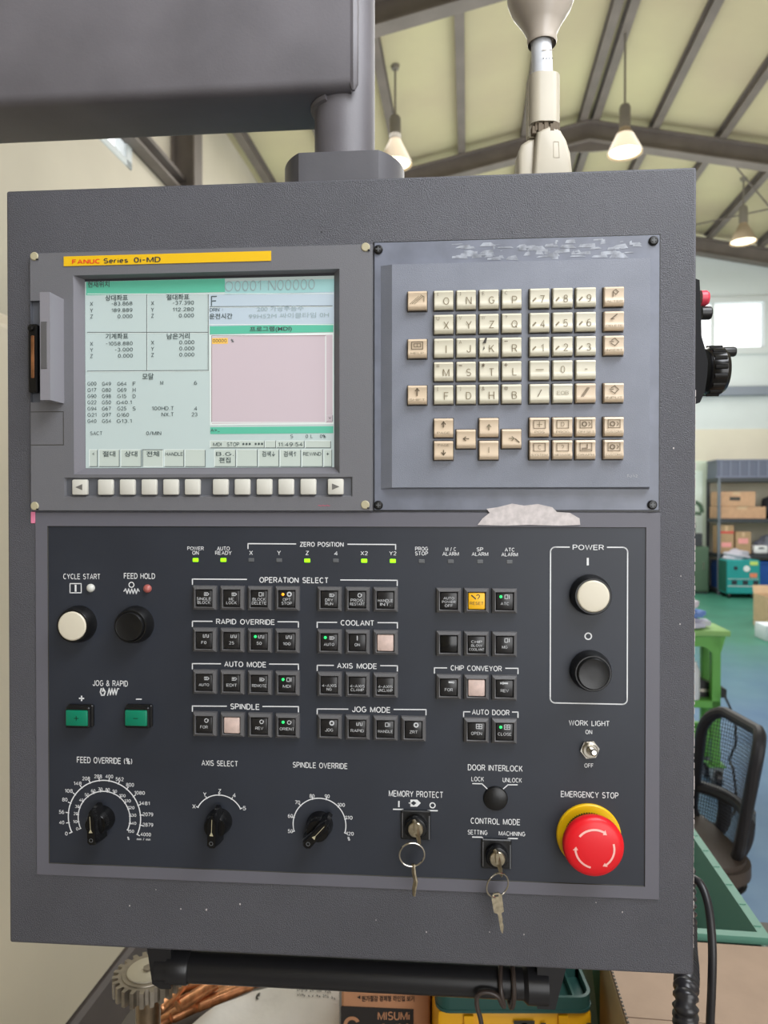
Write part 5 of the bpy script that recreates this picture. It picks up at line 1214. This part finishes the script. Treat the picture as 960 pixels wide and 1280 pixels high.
for (px, py, m) in ((113.5, 735, M_ledw), (184.4, 735.8, M_ledr)):
    u, v = Q(px, py, TD); MB().plathe(u, v, [(.0036, .0002), (.0036, .0012), (.0028, .0026), (.0014, .0034), (.0003, .0036)], m, 24).build('indicator_lamp', OP)
# white paint patch across the frame
pts = [(597, 656), (603, 648), (612, 641), (608, 636), (622, 634), (640, 629.5), (655, 632), (672, 630), (690, 634), (696, 640), (712, 641), (724, 648), (725, 656), (700, 657), (660, 656), (630, 657)]
mb = MB(); mb.prism([Q(x, y, FD) for x, y in pts], (0, 0, 0), (1, 0, 0), (0, 0, 1), (0, -1, 0), -.0005 + .002, FD + .0012, M_paint); mb.build('paint_patch', PEND)

# ---- square push buttons
BH = .0058
def sq_button(px, py, l1='', l2='', l3='', cap='k', lamp=None, icon=None, rowv_=None, colu_=None):
    u, v = colu_, rowv_
    h = .0103; hi = .0079
    mb = MB()
    O = [(-h, -h), (h, -h), (h, h), (-h, h)]
    r0 = [S(u + x, v + y, .0002) for x, y in O]; r1 = [S(u + x * .97, v + y * .97, .0036) for x, y in O]; r2 = [S(u + x * hi / h, v + y * hi / h, BH) for x, y in O]; r3 = [S(u + x * .0074 / h, v + y * .0074 / h, BH - .0002) for x, y in O]; r4 = [S(u + x * .0072 / h, v + y * .0072 / h, .002) for x, y in O]
    q = [[0, 1, 5, 4], [1, 2, 6, 5], [2, 3, 7, 6], [3, 0, 4, 7]]
    for a, b_ in ((r0, r1), (r1, r2), (r2, r3), (r3, r4)): mb.add(a + b_, q, M_btn)
    pb = mb.build('push_button', PEND, recalc=True)
    cm = {'k': M_cap, 'p': M_pink, 'y': M_yelcap, 'b': M_blackg}[cap]; CD = BH - .0006
    mb = MB().pbox(u - .0068, u + .0068, v - .0068, v + .0068, .0015, CD, cm, .0009, 2); d = CD + .00015
    im = M_ink2 if cap == 'k' else M_darkink
    lines = [t for t in (l1, l2, l3) if t]; n = len(lines)
    y0 = v - .0018 if n == 1 else (v - .0005 if n == 2 else v + .0022)
    for i, t in enumerate(lines): mb.ptext(t, u, y0 - i * .0031, d, min(.0122, .0022 * len(t)), .0025 if n < 3 else .0022, im, .010)
    if icon == 'w': mb.pline([(u - .0005, v + .0048), (u - .0005, v + .0026), (u + .001, v + .0026), (u + .001, v + .0048), (u + .0025, v + .0048), (u + .0025, v + .0026), (u + .004, v + .0026), (u + .004, v + .0048)], d, .0005, im)
    if icon == 'd': mb.pline([(u + .0005, v + .0046), (u + .0032, v + .0046), (u + .0044, v + .0036), (u + .0032, v + .0024), (u + .0005, v + .0024)], d, .0006, im); mb.pline([(u + .0004, v + .0035), (u + .0024, v + .0035)], d, .0006, im)
    if icon == 'r': mb.parc(u + .002, v + .0037, .0015, R(60), R(360), d, .0006, im, 14); mb.poly([S(u + .0035, v + .0052, d), S(u + .0042, v + .0036, d), S(u + .0026, v + .0040, d)], im)
    if icon == 'g': 
        mb.pline([(u - .0002, v + .0022), (u + .0044, v + .0022), (u + .0044, v + .0058), (u - .0002, v + .0058)], d, .0005, im, True); mb.pline([(u + .0021, v + .0022), (u + .0021, v + .0058)], d, .0005, im); mb.pline([(u - .0002, v + .004), (u + .0044, v + .004)], d, .0005, im)
    if icon == 'l': mb.pline([(u + .0005, v + .0044), (u + .0035, v + .0044)], d, .0014, im); mb.poly([S(u + .0035, v + .0056, d), S(u + .0050, v + .0044, d), S(u + .0035, v + .0032, d)], im)
    if icon == 'm': mb.pline([(u - .003, v + .0044), (u + .002, v + .0044)], d, .0014, im); mb.poly([S(u - .001, v + .0058, d), S(u - .0034, v + .0044, d), S(u - .001, v + .0030, d)], im)
    if icon == 'o': mb.parc(u + .0022, v + .004, .0016, 0, 6.284, d, .0011, im, 14)
    if icon == 'i': mb.pline([(u, v + .0022), (u, v + .0052)], d, .0008, im)
    if icon == 's': mb.pline([(u, v + .0022), (u + .0024, v + .0022), (u + .0024, v + .0052), (u, v + .0052)], d, .0005, im, True); mb.pline([(u + .0036, v + .0024), (u + .0036, v + .005)], d, .0006, im)
    if icon == '?': mb.ptext('?', u + .0012, v + .003, d, None, .0052, im, .01); mb.pline([(u - .004, v + .0046), (u - .001, v + .002)], d, .001, im)
    mb.build('button_cap', pb)
    if lamp: MB().plathe(u - .0032, v + .0038, [(.0012, CD - .0004), (.0012, CD + .0004), (.0006, CD + .0007)], {'g': M_ledg2, 'o': M_ledo, 'off': M_ledoff}[lamp], 16).build('indicator_lamp', pb)
bx = [254.6, 289.2, 323.7, 358.3, 411.3, 446.5, 481.6, 516.8, 561, 595.8, 631]
bu = [Q(x, 800, BH)[0] for x in bx]
rv1 = [Q(305, y, BH)[1] for y in (748.3, 801.3, 854.3, 907.5)]
for r_, row in enumerate(([('SINGLE', 'BLOCK', '', 'k', None, 'd'), ('MC', 'LOCK', '', 'k', None, 'd'), ('BLOCK', 'DELETE', '', 'k', None, 's'), ('OPT', 'STOP', '', 'k', 'o', 'o'), ('DRY', 'RUN', '', 'k', None, 'd'), ('PROG.', 'RESTART', '', 'k', None, 'r'), ('HANDLE', 'INT.', '', 'k', None, None)],
        [('F0', '', '', 'k', None, 'w'), ('25', '', '', 'k', None, 'w'), ('50', '', '', 'k', 'g', 'w'), ('100', '', '', 'k', None, 'w'), ('AUTO', '', '', 'k', 'g', 'd'), ('ON', '', '', 'k', None, 'i'), ('', '', '', 'p', None, None)],
        [('AUTO', '', '', 'k', None, 'd'), ('EDIT', '', '', 'k', None, 'd'), ('REMOTE', '', '', 'k', None, 'd'), ('MDI', '', '', 'k', 'g', 's'), ('4-AXIS', 'NG', '', 'k', None, None), ('4-AXIS', 'CLAMP', '', 'k', None, None), ('4-AXIS', 'UNCLAMP', '', 'k', None, None)],
        [('FOR', '', '', 'k', None, 'r'), ('', '', '', 'p', None, None), ('REV', '', '', 'k', None, 'r'), ('ORIENT', '', '', 'k', 'g', 'r'), ('JOG', '', '', 'k', None, 'o'), ('RAPID', '', '', 'k', None, 'w'), ('HANDLE', '', '', 'k', None, 's'), ('ZRT', '', '', 'k', None, 'o')])):
    for c_, (l1, l2, l3, cp, lm, ic) in enumerate(row): sq_button(0, 0, l1, l2, l3, cp, lm, ic, rv1[r_], bu[c_])
rv2 = [Q(596, y, BH)[1] for y in (751.5, 805.8, 860.3, 914.3)]
for r_, c_, l1, l2, l3, cp, lm, ic in ((0, 8, 'AUTO', 'POWER', 'OFF', 'k', None, None), (0, 9, 'RESET', '', '', 'y', None, '?'), (0, 10, 'ATC', '', '', 'k', 'g', 's'), (1, 8, '', '', '', 'b', None, None), (1, 9, 'CHIP', 'BLOW', 'COOLANT', 'k', None, None), (1, 10, 'MG', '', '', 'k', None, 's'), (2, 8, 'FOR', '', '', 'k', None, 'l'), (2, 9, '', '', '', 'p', None, None), (2, 10, 'REV', '', '', 'k', None, 'm'), (3, 9, 'OPEN', '', '', 'k', None, 'g'), (3, 10, 'CLOSE', '', '', 'k', 'g', 'g')):
    sq_button(0, 0, l1, l2, l3, cp, lm, ic, rv2[r_], bu[c_])

# ---- round buttons
for (px, py, white, sc_) in ((99.5, 779.5, 1, 1.0), (170.5, 780, 0, 1.0), (737.5, 743, 1, 1.04), (737.5, 837.5, 0, 1.04)):
    u, v = Q(px, py, 0); R0 = .0158 * sc_; hb = .0125
    rbn = MB().plathe(u, v, [(R0, .0002), (R0, .003), (R0 * .97, .006), (R0 * .90, hb - .001), (R0 * .86, hb), (R0 * .80, hb), (R0 * .79, hb - .003), (R0 * .2, hb - .003)], M_black, 48).build('round_button', PEND)
    cr_ = R0 * .775
    MB().plathe(u, v, [(cr_, hb - .003), (cr_, hb + (.0002 if white else .0012)), (cr_ * .93, hb + (.0010 if white else .0026)), (cr_ * .88, hb + (.0011 if white else .0024)), (cr_ * .3, hb + (.0012 if white else .0022))], M_white if white else M_black, 48).build('button_cap', rbn)
# ---- green jog buttons
for (px, py, t) in ((103, 893.5, '+'), (176, 893.5, '-')):
    u, v = Q(px, py, 0); hb = .0105
    o = MB().pbox(u - .0113, u + .0113, v - .0096, v + .0096, .0002, .0045, M_black, .001).pbox(u - .0106, u + .0106, v - .0090, v + .0090, .0045, hb - .0015, M_black, .001).build('jog_button', PEND)
    mb = MB().pbox(u - .0095, u + .0095, v - .0066, v + .0066, hb - .003, hb, M_greenbtn, .0009, 2)
    mb.pline([(u - .0018, v), (u + .0018, v)], hb + .0001, .0006, M_black)
    if t == '+': mb.pline([(u, v - .0018), (u, v + .0018)], hb + .0001, .0006, M_black)
    mb.build('button_cap', o)
# ---- selector knobs
for (px, py, ang) in ((128.5, 1022.5, 3), (274.5, 1026, -2), (400, 1030, -42)):
    u, v = Q(px, py, 0)
    o = MB().plathe(u, v, [(.0112, .0002), (.0112, .002), (.0102, .006), (.0096, .0125), (.0088, .0138), (.002, .014)], M_blackg, 40).build('selector_knob', PEND)
    ca, sa_ = math.cos(R(ang)), math.sin(R(ang))
    def K_(x, y, d): return S(u + x * ca - y * sa_, v + x * sa_ + y * ca, d)
    mb = MB()
    lv = [(.0002 + .004, .0052, .0155), (.013, .0048, .0150), (.0205, .0040, .0138), (.0218, .0032, .0128)]
    rings = []
    for d, hw, hl in lv:
        rings.append([K_(x, y, d) for x, y in ((-hw, -hl + .002), (-hw + .002, -hl), (hw - .002, -hl), (hw, -hl + .002), (hw * .9, hl * .55), (hw * .35, hl * .98), (-hw * .35, hl * .98), (-hw * .9, hl * .55))])
    n = 8
    mb.add(sum(rings, []), [[j * n + i, j * n + (i + 1) % n, (j + 1) * n + (i + 1) % n, (j + 1) * n + i] for j in range(3) for i in range(n)] + [list(range(n))[::-1], [3 * n + i for i in range(n)]], M_blackg)
    dd = .02195
    mb.poly([K_(-.0002, -.001, dd), K_(.0002, -.001, dd), K_(.0002, .0105, dd), K_(-.0002, .0105, dd)], M_beigecap)
    mb.poly([K_(-.0016, -.003, dd), K_(.0016, -.003, dd), K_(0, .0005, dd)], M_beigecap)
    c = [K_(.0017 * math.cos(2 * math.pi * i / 16), -.0092 + .0017 * math.sin(2 * math.pi * i / 16), dd) for i in range(16)]; c2 = [K_(.0012 * math.cos(2 * math.pi * i / 16), -.0092 + .0012 * math.sin(2 * math.pi * i / 16), dd) for i in range(16)]
    mb.add(c + c2, [[i, (i + 1) % 16, 16 + (i + 1) % 16, 16 + i] for i in range(16)], M_ledoff)
    mb.build('grip', o)
# ---- key switches with their keys
def key_thing(px, py, lab, plumb):
    u, v = Q(px, py, .012)
    t = thing('key_set', lab, 'keys', PC + PX * u - PY * .0125 + Vector((0, 0, v)), PYAW, 'keys on split rings')
    # local frame: x right, y away from viewer, z up
    a = R(-28); n_ = 14
    mb = MB(); out_ = []
    for i in range(n_ + 1): 
        q = R(200 - 220 * i / n_); out_.append((.0062 * math.cos(q), .0062 * math.sin(q)))
    out_ += [(.004, -.0085), (-.0005, -.0135), (-.0042, -.0125), (-.0055, -.006)]
    mb.prism([(x * .25 + y * -.28, y) for x, y in out_], (0, 0, 0), (1, -.9, 0), (0, 0, 1), (.7, .75, 0), -.0009, .0009, M_brass)
    mb.box((-.0012, -.002, -.0045), (.0012, .011, .0045), M_brass)
    mb.build('key', t)
    bowl = Vector((.0029, -.0028, -.0112))
    rr = .0102; rc = bowl + Vector((-.006 if plumb else -.003, -.001, -rr * .88))
    tw = R(8 if plumb else 28); e1 = Vector((math.cos(tw), math.sin(tw), 0)); e2 = Vector((0, -.12, 1)).normalized()
    MB().tube(arcpts(rc, e1, e2, rr, 0, 2 * math.pi, 40)[:-1], .00075, M_chrome, 8, closed=True).build('key_ring', t)
    b_ = rc - e2 * rr
    if plumb:
        pts = [b_ + Vector((.001, 0, .002)), b_ + Vector((.0016, .0, -.006)), b_ + Vector((.003, .0, -.012)), b_ + Vector((.0018, 0, -.018)), b_ + Vector((.0016, 0, -.024))]
        mb = MB().tube(pts, [.0011, .0013, .0014, .0013, .0009], M_brass, 8, sq=1.8); mb.build('spare_key', t)
    else:
        ex = Vector((.985, .1, .17)).normalized(); ez = Vector((-.17, 0, .985)); o_ = b_ + Vector((-.001, -.0005, .002))
        body = [(-.0042, -.002), (-.0020, .0016), (.0024, .0014), (.0044, -.001), (.0038, -.014), (.0016, -.0150), (.0018, -.020), (.0012, -.022), (.0016, -.025), (.0009, -.0285), (-.0004, -.0315), (-.0014, -.0285), (-.0014, -.0150), (-.0042, -.0135)]
        mb = MB(); mb.prism(body, o_, ex, ez, ex.cross(ez), -.0007, .0007, M_brass); mb.poly([o_ + ex * x + ez * y - ex.cross(ez).normalized() * .0009 * (1 if ex.cross(ez).y > 0 else -1) for x, y in ((-.0018, -.0012), (.0018, -.0012), (.0018, .0002), (-.0018, .0002))], M_darkink); mb.build('spare_key', t)
for (px, py, cxp, cyp, lab, pl) in ((520, 1030, 518.5, 1034.5, 'key in the memory protect lock with an edge-on spare key on its ring', True), (620.5, 1066, 620, 1072, 'key in the control mode lock with a flat spare key on its ring', False)):
    u, v = Q(px, py, 0); h = .0122
    mb = MB().pbox(u - h, u + h, v - h, v + h, .0002, .0028, M_black, .0008)
    mb.pbox(u + h - .0016, u + h - .0006, v - h + .001, v + h - .004, .0028, .0033, M_ledoff).pbox(u - h + .0006, u - h + .0014, v - h + .002, v + h - .002, .0028, .0032, M_btn)
    o = mb.build('key_switch', PEND)
    uc, vc = Q(cxp, cyp, .012)
    MB().plathe(u, v, [(.0095, .0028), (.0095, .007), (.0085, .0092), (.0068, .0095)], M_blackg, 36).plathe(u, v, [(.0062, .0093), (.0062, .0112), (.0057, .0118), (.0005, .0119)], M_brass, 32).build('lock_cylinder', o)
    key_thing(cxp + 1.5, cyp, lab, pl)
u, v = Q(619.3, 997.5, 0); MB().plathe(u, v, [(.0101, .0002), (.0101, .001), (.0094, .0024), (.007, .0036), (.002, .0040)], M_black, 40).build('hole_plug', PEND)
# ---- toggle switch
u, v = Q(736.5, 936, 0)
hexp = [(u + .0078 * math.cos(R(60 * i + 8)), v + .0078 * math.sin(R(60 * i + 8))) for i in range(6)]
o = MB().prism(hexp, (0, 0, 0), (1, 0, 0), (0, 0, 1), (0, -1, 0), .0002, .003, M_chrome).plathe(u, v, [(.0060, .003), (.0060, .0046), (.0054, .0052), (.0036, .0052), (.0034, .004)], M_steel, 32).build('toggle_switch', PEND)
MB().plathe(u, v, [(.0034, .0035), (.0030, .005), (.001, .0056)], M_chrome, 24).tube([S(u, v, .004), S(u + .0002, v + .001, .010), S(u + .0004, v + .0022, .0155), S(u + .0004, v + .0026, .017)], [.0016, .0021, .0028, .0018], M_chrome, 16).build('lever', o)
# ---- emergency stop
u, v = Q(736.3, 1045.5, .003)
es = MB().plathe(u, v, [(.0259, .0003), (.0259, .0022), (.0251, .0032), (.012, .0034)], M_estopy, 64).build('emergency_stop_button', PEND)
mb = MB().plathe(u, v, [(.0185, .003), (.0185, .0150)], M_black, 48)
for i in range(60):
    a = 2 * math.pi * i / 60; mb.pbox(u + .0192 * math.cos(a) - .0005, u + .0192 * math.cos(a) + .0005, v + .0192 * math.sin(a) - .0005, v + .0192 * math.sin(a) + .0005, .003, .0148, M_black)
mb.build('ribbed_neck', es)
HP = [(.0188, .0120), (.0226, .0128), (.0236, .0150), (.0238, .0190), (.0233, .0208), (.0222, .0222), (.0195, .0234), (.0150, .0243), (.0080, .0249), (.0020, .0251)]
def dome(r):
    for (r0, d0), (r1, d1) in zip(HP[4:], HP[5:]):
        if r1 <= r <= r0: return d1 + (d0 - d1) * (r - r1) / (r0 - r1)
    return .0251
mb = MB().plathe(u, v, HP, M_red, 72)
def em_arrow(a0, a1, r=.0150, w_=.0016):
    n = 16
    for i in range(n):
        t0 = a0 + (a1 - a0) * i / n; t1 = a0 + (a1 - a0) * (i + 1) / n; ww = w_
        mb.poly([S(u + rr * math.cos(t), v + rr * math.sin(t), dome(rr) + .00025) for t, rr in ((t0, r + ww / 2), (t0, r - ww / 2), (t1, r - ww / 2), (t1, r + ww / 2))], M_redmark)
    te = a1 + (a1 - a0) / abs(a1 - a0) * .2
    mb.poly([S(u + rr * math.cos(t), v + rr * math.sin(t), dome(rr) + .0003) for t, rr in ((a1, r + .0021), (a1, r - .0021), (te, r - .0004))], M_redmark)
em_arrow(R(142), R(62)); em_arrow(R(17), R(-54)); em_arrow(R(258), R(186))
mb.build('mushroom_head', es)
# ---- bottom handle bar
hd = -.062
def HB(px, py): u, v = Q(px, py, hd); return u, v
hu0, hv0 = HB(198, 1208); hu1, hv1 = HB(664, 1230.5); hv = (hv0 + hv1) / 2 + .0016; hr = .0138
M_bar = mat('black handle bar', (34, 34, 37), .3, bump=(300, .08, .0005))
o = MB().tube([S(hu0, hv, hd), S(hu1, hv, hd)], hr, M_bar, 36).lathe([(hr * 1.14, 0), (hr * 1.14, .018), (hr * 1.05, .020)], S(hu0 + .012, hv, hd), (1, 0, 0), M_bar, 36).lathe([(hr * 1.0, 0), (hr * 1.25, .004), (hr * 1.25, .022)], S(hu1 - .008, hv, hd), (1, 0, 0), M_bar, 28).build('handle', PEND)
br = [(-.016, -HT - hv - .0005), (.012, -HT - hv - .0005), (.012, .004), (.012, -.016), (.002, -.0165), (-.006, -.012)]
MB().prism(br, S(hu0 + .004, hv, hd), (1, 0, 0), (0, 0, 1), (0, 1, 0), -.010, .014, M_bar).build('bracket', o)
br = [(-.004, -.0165), (.012, -.0165), (.030, -HT - hv - .0005), (-.004, -HT - hv - .0005)]
MB().prism(br, S(hu1 + .008, hv, hd), (1, 0, 0), (0, 0, 1), (0, 1, 0), -.010, .014, M_bar).build('bracket', o)
def PW(u, v, d): return PC + PX * u - PY * d + Vector((0, 0, v))
# ---- hooked wire over the bar
M_wire = mat('brown black wire', (64, 54, 50), .4)
def hw_(px, py, dd=hd): u, v = Q(px, py, dd); return PW(u, v, dd)
uw, _ = Q(628, 1230, hd); uw2, _ = Q(640, 1230, hd); rw = hr + .0024
pts = []
for k in range(0, 14): 
    a = R(-70 + k * 29); f = k / 13; pts.append(PW(uw + (uw2 - uw) * f, hv + rw * 1.12 * math.sin(a) - .0015, hd + rw * math.cos(a) * 1.05))
start = [hw_(604, 1300, hd + .02), hw_(601, 1275, hd + .02), hw_(596, 1256, hd + .02), hw_(598, 1243, hd + .02), hw_(610, 1240, hd + .02), hw_(622, 1245, hd + .02), hw_(628, 1256, hd + .018)]
wire = smooth_path(start + [PW(uw, hv - rw * .6, hd + rw * 1.05)] + [PW(uw - .003, hv + .004, hd + rw * 1.08), PW(uw - .002, hv + rw, hd + .004), PW(uw + .002, hv + rw * .9, hd - rw * .8), PW(uw + .004, hv, hd - rw * 1.08), PW(uw + .006, hv - rw * 1.1, hd), PW(uw2 - .001, hv - rw * .9, hd + rw * .75), PW(uw2, hv, hd + rw * 1.08), PW(uw2, hv + rw * .8, hd + rw * .7), PW(uw2, hv + rw * 1.08, hd)], 6)
tag(MB().tube(wire, .0021, M_wire, 10).build('hooked_wire'), 'dark wire looped around the handle bar under the panel', 'wire')

# ---- handwheel unit on the right side
hwz = thing('handwheel_unit', 'black handwheel unit with red button fixed to the right side of the panel', 'handwheel', PC, PYAW)
hdp = -.055
def HU(px, py, d=hdp): return Q(px, py, d)
prof = [HU(870, 338), HU(874.5, 350), HU(876.5, 390), HU(877, 420), HU(881, 434), HU(885, 452), HU(884, 470), HU(881, 490), HU(875, 503), HU(868, 512)]
prof = [(max(u, W2 + .0004), v) for u, v in prof]; prof = [(W2 + .0004, prof[0][1])] + prof[1:-1] + [(W2 + .0004, prof[-1][1])]
MB().prism(prof, (0, 0, 0), (1, 0, 0), (0, 0, 1), (0, -1, 0), hdp - .085, hdp, mat('matt black plastic', (15, 15, 17), .7, spec=.25)).build('housing', hwz)
def side_lathe(px0, px1, pyc, rad, prof_, name, m, n=32, dd=hdp - .035):
    u, v = HU(px0, pyc, dd); k = HU(px0 + 1, pyc, dd)[0] - u
    return MB().lathe([(r * k, h * k) for r, h in prof_], S(u, v, dd), (1, 0, 0), m, n)
side_lathe(875, 886, 373, 10, [(10, 0), (10, 7), (8, 10), (3, 11)], '', mat('red plastic', (206, 58, 78), .35)).build('red_button', hwz)
side_lathe(876, 889, 391.5, 9, [(8.5, 0), (8.5, 11), (7.5, 12.5), (2, 12.8)], '', M_black).build('selector_knob', hwz)
mb = side_lathe(879, 905, 464, 30, [(28, 0), (30, 3), (30.5, 20), (27, 25), (8, 26)], '', M_blackg, 48)
hdk = hdp - .035; u, v = HU(879, 464, hdk); k = HU(880, 464, hdk)[0] - u
for i in range(16):
    a = 2 * math.pi * i / 16; mb.lathe([(3.2 * k, 4 * k), (3.2 * k, 19 * k)], S(u, v + 29.5 * k * math.sin(a), hdk + 29.5 * k * math.cos(a)), (1, 0, 0), M_blackg, 10)
mb.build('dial', hwz)
u, v = HU(895, 440, hdk); MB().lathe([(5 * k, 0), (6.5 * k, 2 * k), (6.5 * k, 22 * k), (5.5 * k, 24 * k), (1 * k, 24.3 * k)], S(u, v, hdk), (1, 0, 0), M_black, 24).build('crank_grip', hwz)

# ---- corrugated conduit and cable at the right
M_cond = mat('black corrugated conduit', (40, 39, 42), .3)
cdp = -.03
path = smooth_path([PW(*Q(856, 1085, -.185), -.185), PW(*Q(858, 1140, -.182), -.182), PW(*Q(857.5, 1180, -.14), -.14), PW(*Q(858.5, 1215, -.06), -.06), PW(*Q(857, 1250, cdp), cdp), PW(*Q(857, 1290, cdp), cdp), PW(*Q(857, 1330, cdp), cdp), PW(*Q(857, 1420, cdp), cdp)], 14)
# resample and ripple
P2 = []; acc = 0
for a, b_ in zip(path, path[1:]):
    n = max(1, int((b_ - a).length / .0009))
    for i in range(n): P2.append(a.lerp(b_, i / n))
rad = []; s_ = 0
for i, q in enumerate(P2):
    if i: s_ += (q - P2[i - 1]).length
    rad.append(.0094 + .0014 * math.sin(2 * math.pi * s_ / .0075))
tag(MB().tube(P2, rad, M_cond, 20).build('corrugated_conduit', sharp=80), 'black corrugated conduit hanging below the bottom right corner of the panel', 'conduit')
cpts = smooth_path([PW(*Q(862, 1096, -.10), -.10), PW(*Q(874, 1103, -.09), -.09), PW(*Q(883, 1122, -.08), -.08), PW(*Q(888, 1150, -.07), -.07), PW(*Q(890.5, 1190, -.06), -.06), PW(*Q(889.5, 1240, -.055), -.055), PW(*Q(887.5, 1290, -.055), -.055), PW(*Q(886, 1400, -.06), -.06)], 8)
tag(MB().tube(cpts, .0037, mat('black cable', (36, 35, 37), .38), 12).build('cable'), 'smooth black cable curving down past the right edge of the panel', 'cable')

bpy.data.scenes.remove(_fs)
